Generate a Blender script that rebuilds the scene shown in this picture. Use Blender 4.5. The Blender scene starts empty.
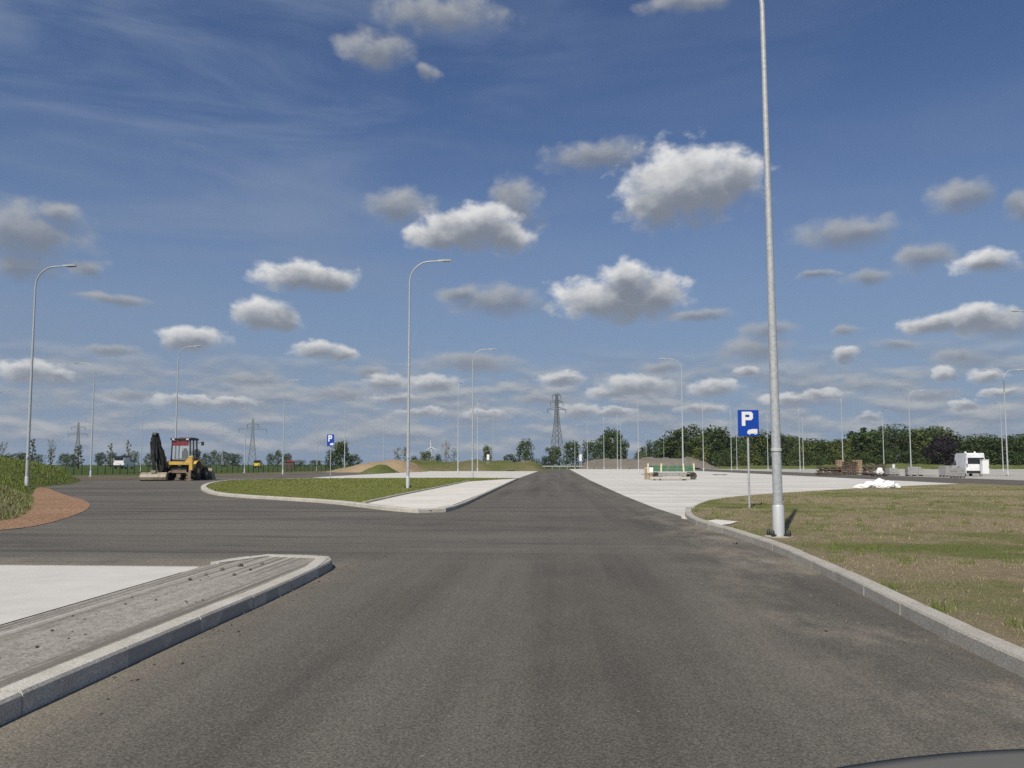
import bpy, bmesh, math, random
import numpy as np
from mathutils import Vector, Matrix, Euler, noise as mnoise

S = bpy.context.scene
COL = S.collection
R = math.radians
random.seed(7)
rng = np.random.default_rng(7)

# ------------------------------------------------------------------ camera
FPX, EYE = 780.0, 1.3                       # focal length in pixels of a 1024 wide frame, eye height
SHIFT = 24.0                                # the lens is shifted up a little, in pixels
PITCH = math.atan((80 - SHIFT) / FPX)
YAW = math.atan(44 * math.cos(PITCH) / FPX)  # the road runs along +Y, a little right of the view axis
cam_d = bpy.data.cameras.new('camera'); cam = bpy.data.objects.new('camera', cam_d); COL.objects.link(cam)
cam.location = (0, 0, EYE); cam.rotation_euler = (math.pi / 2 + PITCH, 0, YAW)
cam_d.sensor_width = 36; cam_d.lens = FPX / 1024 * 36; cam_d.shift_y = SHIFT / 1024; cam_d.clip_start = 0.05; cam_d.clip_end = 9000
S.camera = cam
S.view_settings.view_transform = 'Standard'; S.view_settings.look = 'None'
S.view_settings.exposure = -0.1; S.view_settings.gamma = 1
S.view_settings.use_curve_mapping = False
S.cycles.use_denoising = False
S.cycles.max_bounces = 6; S.cycles.transparent_max_bounces = 8
S.cycles.sample_clamp_indirect = 4

# ------------------------------------------------------------------ sun and sky
SUN_EL, SUN_AZ = 48.0, 19.0                 # shadows fall 19 deg right of the road's direction
sd = bpy.data.lights.new('sun', 'SUN'); sd.energy = 4.8; sd.angle = R(0.53); sd.color = (1, 0.93, 0.82)
sun = bpy.data.objects.new('sun', sd); COL.objects.link(sun); sun.rotation_euler = (R(90 - SUN_EL), 0, R(-SUN_AZ))
sun.location = (-20, -60, 80)

BRIGHT = [(9.93, 19.58, 4.88, 2.75), (13.1, 19.64, 2.06, 1.69), (7.39, 18.4, 2.59, 1.75), (4.76, 11.88, 5.03, 1.71), (5.36, 13.28, 2.32, 1.41), (7.08, 12.09, 2.43, 1.83), (-6.36, 17.08, 3.74, 1.66), (-3.74, 16.4, 1.94, 1.12), (-8.59, 16.47, 2.53, 0.97), (-21.18, 10.52, 2.18, 1.24), (-19.81, 9.97, 1.23, 0.7), (-18.29, 13.12, 3.39, 1.03), (-16.18, 12.82, 1.71, 0.77), (-25.83, 8.47, 2.31, 0.88), (-17.29, 8.11, 2.11, 0.64), (-15.61, 7.88, 1.13, 0.5), (-35.19, 5.73, 1.95, 0.81), (-33.45, 5.65, 0.78, 0.51), (-12.51, 5.94, 1.73, 0.65), (-9.1, 5.84, 1.9, 0.66), (-11.78, 4.79, 2.17, 0.51), (5.93, 5.65, 2.85, 0.87), (4.11, 5.24, 1.73, 0.58), (11.43, 5.32, 2.05, 0.64), (0.39, 6.22, 1.76, 0.51), (1.63, 3.87, 1.75, 0.59), (3.96, 3.78, 1.73, 0.44), (20.11, 7.28, 0.93, 0.6), (27.74, 9.07, 2.45, 0.81), (25.21, 8.97, 1.92, 0.58), (28.69, 12.56, 1.79, 0.85), (25.95, 5.77, 0.78, 0.51), (28.16, 5.58, 1.06, 0.44), (-25.72, 4.2, 2.56, 0.48), (-23.15, 4.21, 1.98, 0.48), (21.47, 3.06, 0.84, 0.4), (27.0, 3.74, 0.87, 0.44), (28.92, 4.48, 1.15, 0.37), (16.46, 4.42, 1.94, 0.48), (13.5, 6.47, 0.94, 0.42), (18.4, 4.71, 1.26, 0.41), (10.36, 3.99, 1.79, 0.43), (-5.21, 3.59, 1.77, 0.44), (-9.96, 3.79, 1.89, 0.44)]
GREY = [(3.23, 21.75, 3.69, 1.12), (-11.56, 18.31, 2.21, 1.22), (-2.92, 18.69, 1.8, 1.91), (-8.71, 30.79, 4.72, 1.1), (-13.54, 28.37, 2.52, 1.19), (-35.52, 14.15, 3.09, 1.8), (-35.87, 12.1, 2.39, 0.97), (-33.82, 15.63, 1.35, 0.85), (-4.34, 11.84, 3.57, 1.15), (-7.08, 12.11, 1.48, 0.65), (-6.32, 7.4, 3.84, 0.8), (-13.6, 6.64, 1.44, 0.58), (20.6, 15.4, 3.41, 1.09), (27.49, 16.83, 1.8, 1.08), (30.31, 15.57, 0.93, 0.88), (25.07, 13.21, 1.71, 0.82), (29.34, 8.61, 2.06, 0.86), (14.21, 7.98, 2.39, 1.11), (15.25, 9.32, 1.85, 0.62), (-30.66, 10.67, 2.15, 0.32), (-32.0, 12.45, 0.92, 0.63), (18.62, 12.76, 1.15, 0.33), (21.51, 12.36, 1.34, 0.65), (20.17, 9.09, 0.99, 0.4), (10.48, 10.53, 2.5, 0.49), (26.83, 6.74, 1.64, 0.57), (10.15, 31.02, 3.56, 0.57), (23.42, 7.81, 1.4, 0.39), (-29.4, 4.54, 1.81, 0.4), (-21.88, 5.84, 2.69, 0.49), (-15.7, 4.94, 2.84, 0.57), (20.92, 5.29, 1.82, 0.54), (25.06, 4.46, 1.69, 0.45), (-1.16, 4.69, 2.2, 0.44), (7.59, 6.92, 1.84, 0.5), (-9.43, 27.09, 1.05, 0.49), (-30.67, 7.43, 1.54, 0.39)]

class NT:
    """small helper round a node tree"""
    def __init__(s, tree): s.t = tree; s.n = tree.nodes; s.l = tree.links
    def _in(s, node, i, v):
        if v is None: return
        if isinstance(v, bpy.types.NodeSocket): s.l.new(v, node.inputs[i])
        else: node.inputs[i].default_value = v
    def math(s, op, a, b=None, c=None, clamp=False):
        n = s.n.new('ShaderNodeMath'); n.operation = op; n.use_clamp = clamp
        s._in(n, 0, a); s._in(n, 1, b); s._in(n, 2, c); return n.outputs[0]
    def vec(s, op, a, b=None, c=None):
        n = s.n.new('ShaderNodeVectorMath'); n.operation = op
        s._in(n, 0, a); s._in(n, 1, b); s._in(n, 2, c)
        return n.outputs['Value'] if op in ('LENGTH', 'DISTANCE', 'DOT_PRODUCT') else n.outputs[0]
    def noise(s, v, scale, detail=2, rough=0.5, lac=2.0, dist=0.0, color=False):
        n = s.n.new('ShaderNodeTexNoise'); s._in(n, 'Vector', v)
        n.inputs['Scale'].default_value = scale; n.inputs['Detail'].default_value = detail
        n.inputs['Roughness'].default_value = rough; n.inputs['Lacunarity'].default_value = lac; n.inputs['Distortion'].default_value = dist
        return n.outputs['Color' if color else 0]
    def voro(s, v, scale, feature='F1', out='Distance', rand=1.0):
        n = s.n.new('ShaderNodeTexVoronoi'); n.feature = feature; s._in(n, 'Vector', v)
        n.inputs['Scale'].default_value = scale; n.inputs['Randomness'].default_value = rand
        return n.outputs[out]
    def mapr(s, v, a, b, c=0.0, d=1.0, smooth=False):
        n = s.n.new('ShaderNodeMapRange'); n.interpolation_type = 'SMOOTHSTEP' if smooth else 'LINEAR'
        s._in(n, 0, v); s._in(n, 1, a); s._in(n, 2, b); s._in(n, 3, c); s._in(n, 4, d); return n.outputs[0]
    def mix(s, f, a, b, mode='MIX'):
        n = s.n.new('ShaderNodeMix'); n.data_type = 'RGBA'; n.blend_type = mode; n.clamp_factor = True
        for i, v in ((0, f), (6, a), (7, b)):
            if isinstance(v, tuple) and len(v) == 3: v = v + (1,)
            s._in(n, i, v)
        return n.outputs[2]
    def sep(s, v):
        n = s.n.new('ShaderNodeSeparateXYZ'); s._in(n, 0, v); return n.outputs
    def comb(s, x, y, z):
        n = s.n.new('ShaderNodeCombineXYZ'); s._in(n, 0, x); s._in(n, 1, y); s._in(n, 2, z); return n.outputs[0]
    def map(s, v, scale=(1, 1, 1), rot=(0, 0, 0), loc=(0, 0, 0)):
        n = s.n.new('ShaderNodeMapping'); s._in(n, 0, v); n.inputs[1].default_value = loc
        n.inputs[2].default_value = rot; n.inputs[3].default_value = scale; return n.outputs[0]

def build_world():
    w = bpy.data.worlds.new('World'); S.world = w; w.use_nodes = True
    T = NT(w.node_tree); T.n.clear()
    out = T.n.new('ShaderNodeOutputWorld'); bg = T.n.new('ShaderNodeBackground'); bg.inputs[1].default_value = 0.09
    T.l.new(bg.outputs[0], out.inputs[0])
    sky = T.n.new('ShaderNodeTexSky'); sky.sky_type = 'NISHITA'; sky.sun_disc = False
    sky.sun_elevation = R(SUN_EL); sky.sun_rotation = R(180 + SUN_AZ); sky.altitude = 0
    sky.air_density = 1.0; sky.dust_density = 1.2; sky.ozone_density = 2.2
    co = T.n.new('ShaderNodeTexCoord').outputs['Generated']
    d = T.vec('NORMALIZE', co)
    x, y, z = T.sep(d)
    az = T.math('MULTIPLY', T.math('ARCTAN2', x, y), 57.2958)
    el = T.math('MULTIPLY', T.math('ARCSINE', z), 57.2958)
    p = T.comb(az, el, 0.0)
    # edge turbulence, finer towards the horizon where the clouds are farther off
    far = T.mapr(el, 2, 14, 1.0, 0.0)
    n1 = T.noise(T.map(p, (1, 1.25, 1)), 0.40, 3, 0.45, color=True)
    n2 = T.noise(T.map(p, (1, 1.7, 1)), 1.25, 4, 0.48, color=True)
    c1 = T.vec('SCALE', T.vec('SUBTRACT', n1, (0.5, 0.5, 0.5))); c1.node.inputs[3].default_value = 2.8
    c2 = T.vec('SCALE', T.vec('SUBTRACT', n2, (0.5, 0.5, 0.5))); c2.node.inputs[3].default_value = 1.7
    mx = T.n.new('ShaderNodeMix'); mx.data_type = 'VECTOR'
    T.l.new(far, mx.inputs[0]); T.l.new(c1, mx.inputs[4]); T.l.new(c2, mx.inputs[5])
    q = T.vec('ADD', p, T.vec('MULTIPLY', mx.outputs[1], (1.0, 0.55, 0.0)))
    billow = T.noise(T.map(p, (1, 1.35, 1)), 0.55, 6, 0.52)
    puff = T.noise(T.map(p, (1, 1.3, 1), loc=(7.3, 2.1, 0)), 0.75, 4, 0.45)
    fine = T.noise(T.map(p, (1, 1.5, 1)), 2.6, 3, 0.5)
    def field(lst, lift):
        acc = up = None
        for (a, e, rx, ry) in lst:
            s = (1 / rx, 1 / ry, 0)
            l0 = T.vec('LENGTH', T.vec('MULTIPLY_ADD', q, s, (-a / rx, -e / ry, 0)))
            l1 = T.vec('LENGTH', T.vec('MULTIPLY_ADD', q, s, (-a / rx - 0.12, -e / ry + lift, 0)))
            acc = l0 if acc is None else T.math('SMOOTH_MIN', acc, l0, 0.12)
            up = l1 if up is None else T.math('SMOOTH_MIN', up, l1, 0.12)
        return acc, up
    bl = T.math('SUBTRACT', billow, 0.5)
    fl = T.math('SUBTRACT', fine, 0.5)
    K = 11.1                                                       # radiance of the clouds before the background strength
    col = T.mix(1.0, sky.outputs[0], (0.66, 0.78, 1.0), 'MULTIPLY')
    col = T.mix(T.mapr(el, 27, -3, 0, 0.95, True), col, (0.245 * K, 0.33 * K, 0.46 * K))
    # thin high cirrus
    cir = T.noise(T.map(p, (0.028, 0.13, 1), (0, 0, R(14))), 1.6, 6, 0.55, dist=0.6)
    cm = T.math('MULTIPLY', T.mapr(cir, 0.38, 0.72, 0, 1, True), T.mapr(az, 4, -26, 0.15, 0.75))
    cm = T.math('MULTIPLY', cm, T.mapr(el, 4, 12, 0.3, 1.0))
    col = T.mix(cm, col, (0.235 * K, 0.305 * K, 0.44 * K))
    # low rows of cloud near the horizon, all the way round
    band = T.noise(T.map(p, (0.20, 0.70, 1)), 1.0, 5, 0.52)
    bm = T.math('MULTIPLY', T.mapr(band, 0.36, 0.60, 0, 0.92, True), T.math('MULTIPLY', T.mapr(el, 9.0, 5.0, 0, 1, True), T.mapr(el, 0.2, 1.5, 0, 1, True)))
    band_up = T.noise(T.map(p, (0.20, 0.70, 1), loc=(0, 0.30, 0)), 1.0, 5, 0.52)
    bsh = T.mapr(T.math('SUBTRACT', band, band_up), -0.10, 0.16, 0, 1)
    col = T.mix(bm, col, T.mix(bsh, (0.24 * K, 0.29 * K, 0.37 * K), (0.47 * K, 0.49 * K, 0.51 * K)))
    for lst, base, lo, hi, soft, mxa in ((GREY, 1.36, (0.20, 0.232, 0.29), (0.46, 0.475, 0.49), 0.95, 0.88), (BRIGHT, 1.24, (0.215, 0.245, 0.30), (0.84, 0.84, 0.83), 0.62, 0.98)):
        l0, l1 = field(lst, 0.62)
        dens = T.math('ADD', T.math('SUBTRACT', base, l0), T.math('MULTIPLY', T.math('SUBTRACT', puff, 0.5), 1.05))
        dens = T.math('ADD', dens, T.math('MULTIPLY', fl, 0.22))
        light = T.math('ADD', T.math('MULTIPLY', T.math('SUBTRACT', l1, 0.34), 0.78), T.math('MULTIPLY', bl, 0.62))
        light = T.math('ADD', light, T.math('MULTIPLY', fl, 0.12))
        light = T.mapr(light, -0.02, 0.98, 0, 1, True)
        alpha = T.mapr(dens, 0.0, T.mapr(light, 0.1, 0.9, soft * 1.35, soft * 1.0), 0, mxa, True)
        ccol = T.mix(light, tuple(K * v for v in lo), tuple(K * v for v in hi))
        ccol = T.mix(T.mapr(el, 12.0, 3.0, 0, 0.45), ccol, (0.36 * K, 0.395 * K, 0.45 * K))   # seen through more air near the horizon
        col = T.mix(alpha, col, ccol)
    T.l.new(col, bg.inputs[0])
    w.cycles.sampling_method = 'MANUAL'; w.cycles.sample_map_resolution = 256
build_world()

# ------------------------------------------------------------------ plane coordinates
_F = Vector((-math.sin(YAW) * math.cos(PITCH), math.cos(YAW) * math.cos(PITCH), math.sin(PITCH)))
_R = Vector((math.cos(YAW), math.sin(YAW), 0))
_U = Vector((math.sin(YAW) * math.sin(PITCH), -math.cos(YAW) * math.sin(PITCH), math.cos(PITCH)))
def ray(px, py): return _F + _R * ((px - 512) / FPX) + _U * ((384 + SHIFT - py) / FPX)
def G(px, py, z=0.0):
    """ground point of the survey photograph's pixel, on the level z"""
    v = ray(px, py); t = (z - EYE) / v.z
    return (v.x * t, v.y * t)
def A(px, Y):
    """x, y of the bearing through px at the distance Y along the road"""
    v = ray(px, 464); t = Y / v.y
    return (v.x * t, Y)
def H(py, Y): return EYE + (464 - py) / FPX * Y

# ------------------------------------------------------------------ objects
def link(name, me, parent=None):
    o = bpy.data.objects.new(name, me); COL.objects.link(o)
    if parent is not None: o.parent = parent
    return o
def tag(o, label=None, cat=None, group=None, kind=None):
    for k, v in (('label', label), ('category', cat), ('group', group), ('kind', kind)):
        if v: o[k] = v
    return o
def thing(name, label, cat, loc=(0, 0, 0), rz=0, group=None):
    o = link(name, None); o.location = loc; o.rotation_euler = (0, 0, rz)
    return tag(o, label, cat, group)
def dup(o, loc=None, rz=None, scale=None, label=None, skip=()):
    c = o.copy(); COL.objects.link(c)
    if loc is not None: c.location = loc
    if rz is not None: c.rotation_euler = (0, 0, rz)
    if scale is not None: c.scale = scale
    if label: c['label'] = label
    for ch in o.children:
        if any(ch.name.startswith(k) for k in skip): continue
        d = ch.copy(); COL.objects.link(d); d.parent = c
        for g in ch.children:
            e = g.copy(); COL.objects.link(e); e.parent = d
    return c

class MB:
    """collects shapes for ONE mesh object"""
    def __init__(s): s.v = []; s.f = []; s.sm = []
    def add(s, vs, fs, smooth=False):
        b = len(s.v); s.v += [tuple(v) for v in vs]
        s.f += [tuple(i + b for i in f) for f in fs]; s.sm += [smooth] * len(fs); return s
    def box(s, c, size, rot=None, taper=1.0):
        hx, hy, hz = (q / 2 for q in size); vs = []
        for dz in (-1, 1):
            k = 1.0 if dz < 0 else taper
            for dx, dy in ((-1, -1), (1, -1), (1, 1), (-1, 1)): vs.append(Vector((dx * hx * k, dy * hy * k, dz * hz)))
        if rot: m = Euler(rot).to_matrix(); vs = [m @ v for v in vs]
        vs = [v + Vector(c) for v in vs]
        return s.add(vs, [(3, 2, 1, 0), (4, 5, 6, 7), (0, 1, 5, 4), (1, 2, 6, 5), (2, 3, 7, 6), (3, 0, 4, 7)])
    def rbox(s, c, size, b=0.03, rot=None):
        """box with chamfered edges"""
        bm = bmesh.new(); bmesh.ops.create_cube(bm, size=1.0)
        for v in bm.verts: v.co = Vector((v.co.x * size[0], v.co.y * size[1], v.co.z * size[2]))
        bmesh.ops.bevel(bm, geom=bm.edges[:], offset=b, segments=2, affect='EDGES', profile=0.6)
        m = Euler(rot).to_matrix() if rot else Matrix.Identity(3)
        bm.verts.index_update()
        s.add([m @ v.co + Vector(c) for v in bm.verts], [[v.index for v in f.verts] for f in bm.faces], False)
        bm.free(); return s
    def tube(s, pts, rad, n=10, cap=True):
        pts = [Vector(p) for p in pts]
        if not hasattr(rad, '__len__'): rad = [rad] * len(pts)
        vs, fs = [], []; ref = None
        for i, p in enumerate(pts):
            t = (pts[min(i + 1, len(pts) - 1)] - pts[max(i - 1, 0)]).normalized()
            if ref is None: ref = Vector((1, 0, 0)) if abs(t.x) < 0.9 else Vector((0, 1, 0))
            u = (ref - t * ref.dot(t)).normalized(); w = t.cross(u); ref = u
            for k in range(n):
                a = 2 * math.pi * k / n; vs.append(p + (u * math.cos(a) + w * math.sin(a)) * rad[i])
        for i in range(len(pts) - 1):
            for k in range(n): fs.append((i * n + k, i * n + (k + 1) % n, (i + 1) * n + (k + 1) % n, (i + 1) * n + k))
        s.add(vs, fs, True)
        if cap:
            s.add(vs[:n], [tuple(range(n - 1, -1, -1))]); s.add(vs[-n:], [tuple(range(n))])
        return s
    def bar(s, a, b, w, h=None):
        a, b = Vector(a), Vector(b); h = h or w; t = (b - a).normalized()
        ref = Vector((0, 0, 1)) if abs(t.z) < 0.95 else Vector((0, 1, 0))
        u = t.cross(ref).normalized(); k = u.cross(t)
        vs = [p + u * (i * w / 2) + k * (j * h / 2) for p in (a, b) for i, j in ((-1, -1), (1, -1), (1, 1), (-1, 1))]
        return s.add(vs, [(3, 2, 1, 0), (4, 5, 6, 7), (0, 1, 5, 4), (1, 2, 6, 5), (2, 3, 7, 6), (3, 0, 4, 7)])
    def prism(s, outline, d, axis='x', off=0.0):
        """outline in the plane across the axis, pushed out d along it"""
        n = len(outline); vs = []
        for e in (off - d / 2, off + d / 2):
            for (p, q) in outline:
                vs.append((e, p, q) if axis == 'x' else (p, e, q) if axis == 'y' else (p, q, e))
        fs = [tuple(range(n - 1, -1, -1)), tuple(range(n, 2 * n))] + [(i, (i + 1) % n, n + (i + 1) % n, n + i) for i in range(n)]
        return s.add(vs, fs)
    def lathe(s, prof, c=(0, 0, 0), axis='z', n=20):
        vs, fs = [], []
        for (r, h) in prof:
            for k in range(n):
                a = 2 * math.pi * k / n; u, w = r * math.cos(a), r * math.sin(a)
                v = (u, w, h) if axis == 'z' else (h, u, w) if axis == 'x' else (u, h, w)
                vs.append(Vector(v) + Vector(c))
        m = len(prof)
        for i in range(m - 1):
            for k in range(n): fs.append((i * n + k, i * n + (k + 1) % n, (i + 1) * n + (k + 1) % n, (i + 1) * n + k))
        fs.append(tuple(range(n - 1, -1, -1))); fs.append(tuple((m - 1) * n + k for k in range(n)))
        return s.add(vs, fs, True)
    def mesh(s, name, mat, fix=True):
        me = bpy.data.meshes.new(name); me.from_pydata(s.v, [], s.f)
        me.polygons.foreach_set('use_smooth', s.sm)
        if fix:
            bm = bmesh.new(); bm.from_mesh(me); bmesh.ops.recalc_face_normals(bm, faces=bm.faces[:]); bm.to_mesh(me); bm.free()
        if mat: me.materials.append(mat)
        if any(s.sm):
            try: me.set_sharp_from_angle(angle=R(40))
            except Exception: pass
        return me
    def build(s, name, mat, parent=None, loc=None):
        o = link(name, s.mesh(name, mat), parent)
        if loc is not None: o.location = loc
        return o

def sheet(name, pts, z, mat, kind='structure'):
    bm = bmesh.new(); vs = [bm.verts.new((p[0], p[1], z)) for p in pts]
    f = bm.faces.new(vs)
    if f.normal.z < 0: f.normal_flip()
    f.normal_update()
    if f.normal.z < 0: f.normal_flip()
    bmesh.ops.triangulate(bm, faces=[f])
    me = bpy.data.meshes.new(name); bm.to_mesh(me); bm.free(); me.materials.append(mat)
    return tag(link(name, me), kind=kind)
def fast_mesh(name, V, F, mat, smooth=False):
    """V (n,3), F (m,k) arrays"""
    V = np.asarray(V, dtype=np.float32); F = np.asarray(F, dtype=np.int32); k = F.shape[1]
    me = bpy.data.meshes.new(name); me.vertices.add(len(V)); me.vertices.foreach_set('co', V.ravel())
    me.loops.add(F.size); me.loops.foreach_set('vertex_index', F.ravel())
    me.polygons.add(len(F)); me.polygons.foreach_set('loop_start', np.arange(0, F.size, k, dtype=np.int32))
    me.polygons.foreach_set('use_smooth', np.full(len(F), smooth)); me.update(calc_edges=True); me.validate()
    if mat: me.materials.append(mat)
    return me
def resample(pts, step):
    pts = [Vector((p[0], p[1], 0)) for p in pts]; out = [pts[0].copy()]; carry = 0.0
    for a, b in zip(pts, pts[1:]):
        L = (b - a).length; t = step - carry
        while t <= L: out.append(a + (b - a) * (t / L)); t += step
        carry = L - (t - step)
    if (out[-1] - pts[-1]).length > 0.05: out.append(pts[-1])
    return out
def smooth_line(pts, it=2):
    pts = [Vector((p[0], p[1], 0)) for p in pts]
    for _ in range(it):
        q = [pts[0]]
        for a, b in zip(pts, pts[1:]): q += [a * 0.75 + b * 0.25, a * 0.25 + b * 0.75]
        pts = q + [pts[-1]]
    return [(p.x, p.y) for p in pts]
def inside(poly, X, Y):
    r = np.zeros(len(X), bool); n = len(poly)
    for i in range(n):
        (x1, y1), (x2, y2) = poly[i], poly[i - 1]
        c = (y1 > Y) != (y2 > Y); d = (y2 - y1) if y2 != y1 else 1e-9
        r ^= c & (X < (x2 - x1) * (Y - y1) / d + x1)
    return r
# ------------------------------------------------------------------ materials
def new_mat(name):
    m = bpy.data.materials.new(name); m.use_nodes = True
    T = NT(m.node_tree); b = T.n['Principled BSDF']; return m, T, b
def pos(T): return T.n.new('ShaderNodeNewGeometry').outputs['Position']
def obj_co(T): return T.n.new('ShaderNodeTexCoord').outputs['Object']
def bump(T, b, h, dist, strength=1.0):
    n = T.n.new('ShaderNodeBump'); n.inputs['Distance'].default_value = dist; n.inputs['Strength'].default_value = strength
    T.l.new(h, n.inputs['Height']); T.l.new(n.outputs[0], b.inputs['Normal'])
def plain(name, c, rough=0.6, metal=0.0, var=0.12, scale=3.0, dirt=None, dirt_amt=0.0, spec=0.5):
    m, T, b = new_mat(name); p = obj_co(T)
    n = T.noise(p, scale, 4, 0.6)
    col = T.mix(T.mapr(n, 0.3, 0.7), tuple(v * (1 - var) for v in c), tuple(min(1, v * (1 + var)) for v in c))
    if dirt:
        k = T.noise(p, scale * 0.6, 5, 0.65)
        col = T.mix(T.mapr(k, 0.62 - dirt_amt * 0.4, 0.78 - dirt_amt * 0.3), col, dirt)
    T.l.new(col, b.inputs['Base Color']); b.inputs['Roughness'].default_value = rough; b.inputs['Metallic'].default_value = metal
    b.inputs['Specular IOR Level'].default_value = spec
    return m

def m_asphalt(name, side=False):
    m, T, b = new_mat(name); p = pos(T)
    x, y, z = T.sep(p)
    # tyre polished and dusty streaks: along the main road, and across it where vehicles turn off to the left
    along = T.noise(T.map(p, (1.1, 0.035, 1)), 1.0, 5, 0.6)
    across = T.noise(T.map(p, (0.07, 0.42, 1), (0, 0, R(12))), 1.0, 6, 0.62, dist=1.3)
    turn = T.math('MULTIPLY', T.mapr(x, -2.2, -4.5, 0, 1, True), 1.0)
    mid = T.math('MULTIPLY', T.mapr(y, 9.0, 13.0, 0, 1, True), T.mapr(y, 34, 24, 0, 0.75, True))
    mid = T.math('MULTIPLY', mid, T.mapr(x, 3.0, -1.0, 0, 1, True))
    k = T.math('MAXIMUM', turn, mid) if not side else 0.0
    st = T.math('ADD', T.math('MULTIPLY', across, k), T.math('MULTIPLY', along, T.math('SUBTRACT', 1.0, k)))
    col = T.mix(T.mapr(st, 0.33, 0.66), (0.062, 0.058, 0.050), (0.136, 0.124, 0.102))
    wid = T.noise(p, 0.22, 5, 0.62)
    col = T.mix(T.mapr(wid, 0.40, 0.70, 0, 0.55), col, (0.140, 0.127, 0.103))
    mids = T.noise(T.map(p, (1.0, 0.5, 1)), 1.4, 5, 0.65)
    col = T.mix(T.mapr(mids, 0.5, 0.8, 0, 0.35), col, (0.165, 0.150, 0.125))
    if not side:
        col = T.mix(T.math('MULTIPLY', k, T.mapr(across, 0.35, 0.6, 0.1, 0.55)), col, (0.165, 0.152, 0.128))
        # tan dust blown up against the right-hand kerb and the left island
        dn = T.noise(T.map(p, (0.9, 0.45, 1)), 1.0, 6, 0.68)
        dr = T.math('MULTIPLY', T.mapr(x, 0.9, 2.9, 0, 1, True), T.mapr(dn, 0.42, 0.66, 0, 0.72, True))
        dr = T.math('MULTIPLY', dr, T.mapr(y, 26, 16, 0.25, 1))
        dl = T.math('MULTIPLY', T.math('MULTIPLY', T.mapr(x, -2.2, -2.75, 0, 1, True), T.mapr(y, 11.0, 10.2, 0, 1)), T.mapr(dn, 0.35, 0.6, 0.05, 0.55))
        col = T.mix(T.math('MAXIMUM', dr, dl), col, (0.285, 0.25, 0.19))
        tm = T.noise(T.map(p, (0.035, 0.9, 1), (0, 0, R(-10))), 1.0, 3, 0.5, dist=0.7)
        dk = T.math('MULTIPLY', T.mapr(T.math('ABSOLUTE', T.math('SUBTRACT', tm, 0.5)), 0.0, 0.025, 0.6, 0, True), k)
        col = T.mix(dk, col, (0.050, 0.049, 0.048))
    # aggregate
    g1 = T.voro(p, 120, out='Color'); g1v = T.sep(g1)[0]
    g2 = T.noise(p, 60, 3, 0.7)
    agg = T.mapr(g1v, 0, 1, 0.62, 1.40)
    cm = T.n.new('ShaderNodeVectorMath'); cm.operation = 'SCALE'; T.l.new(col, cm.inputs[0]); T.l.new(agg, cm.inputs[3])
    col = T.mix(T.mapr(g2, 0.56, 0.72, 0, 0.55), cm.outputs[0], (0.27, 0.25, 0.21))
    col = T.mix(T.mapr(g2, 0.45, 0.30, 0, 0.6), col, (0.034, 0.033, 0.032))
    sp = T.voro(p, 2.6); sn = T.noise(p, 0.7, 2)
    spot = T.math('MULTIPLY', T.mapr(sp, 0.035, 0.02), T.mapr(sn, 0.48, 0.52))
    col = T.mix(T.math('MULTIPLY', spot, 0.55), col, (0.36, 0.34, 0.29))
    T.l.new(col, b.inputs['Base Color']); b.inputs['Roughness'].default_value = 0.88; b.inputs['Specular IOR Level'].default_value = 0.25
    bump(T, b, T.math('ADD', g1v, g2), 0.004, 0.9)
    return m

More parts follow.
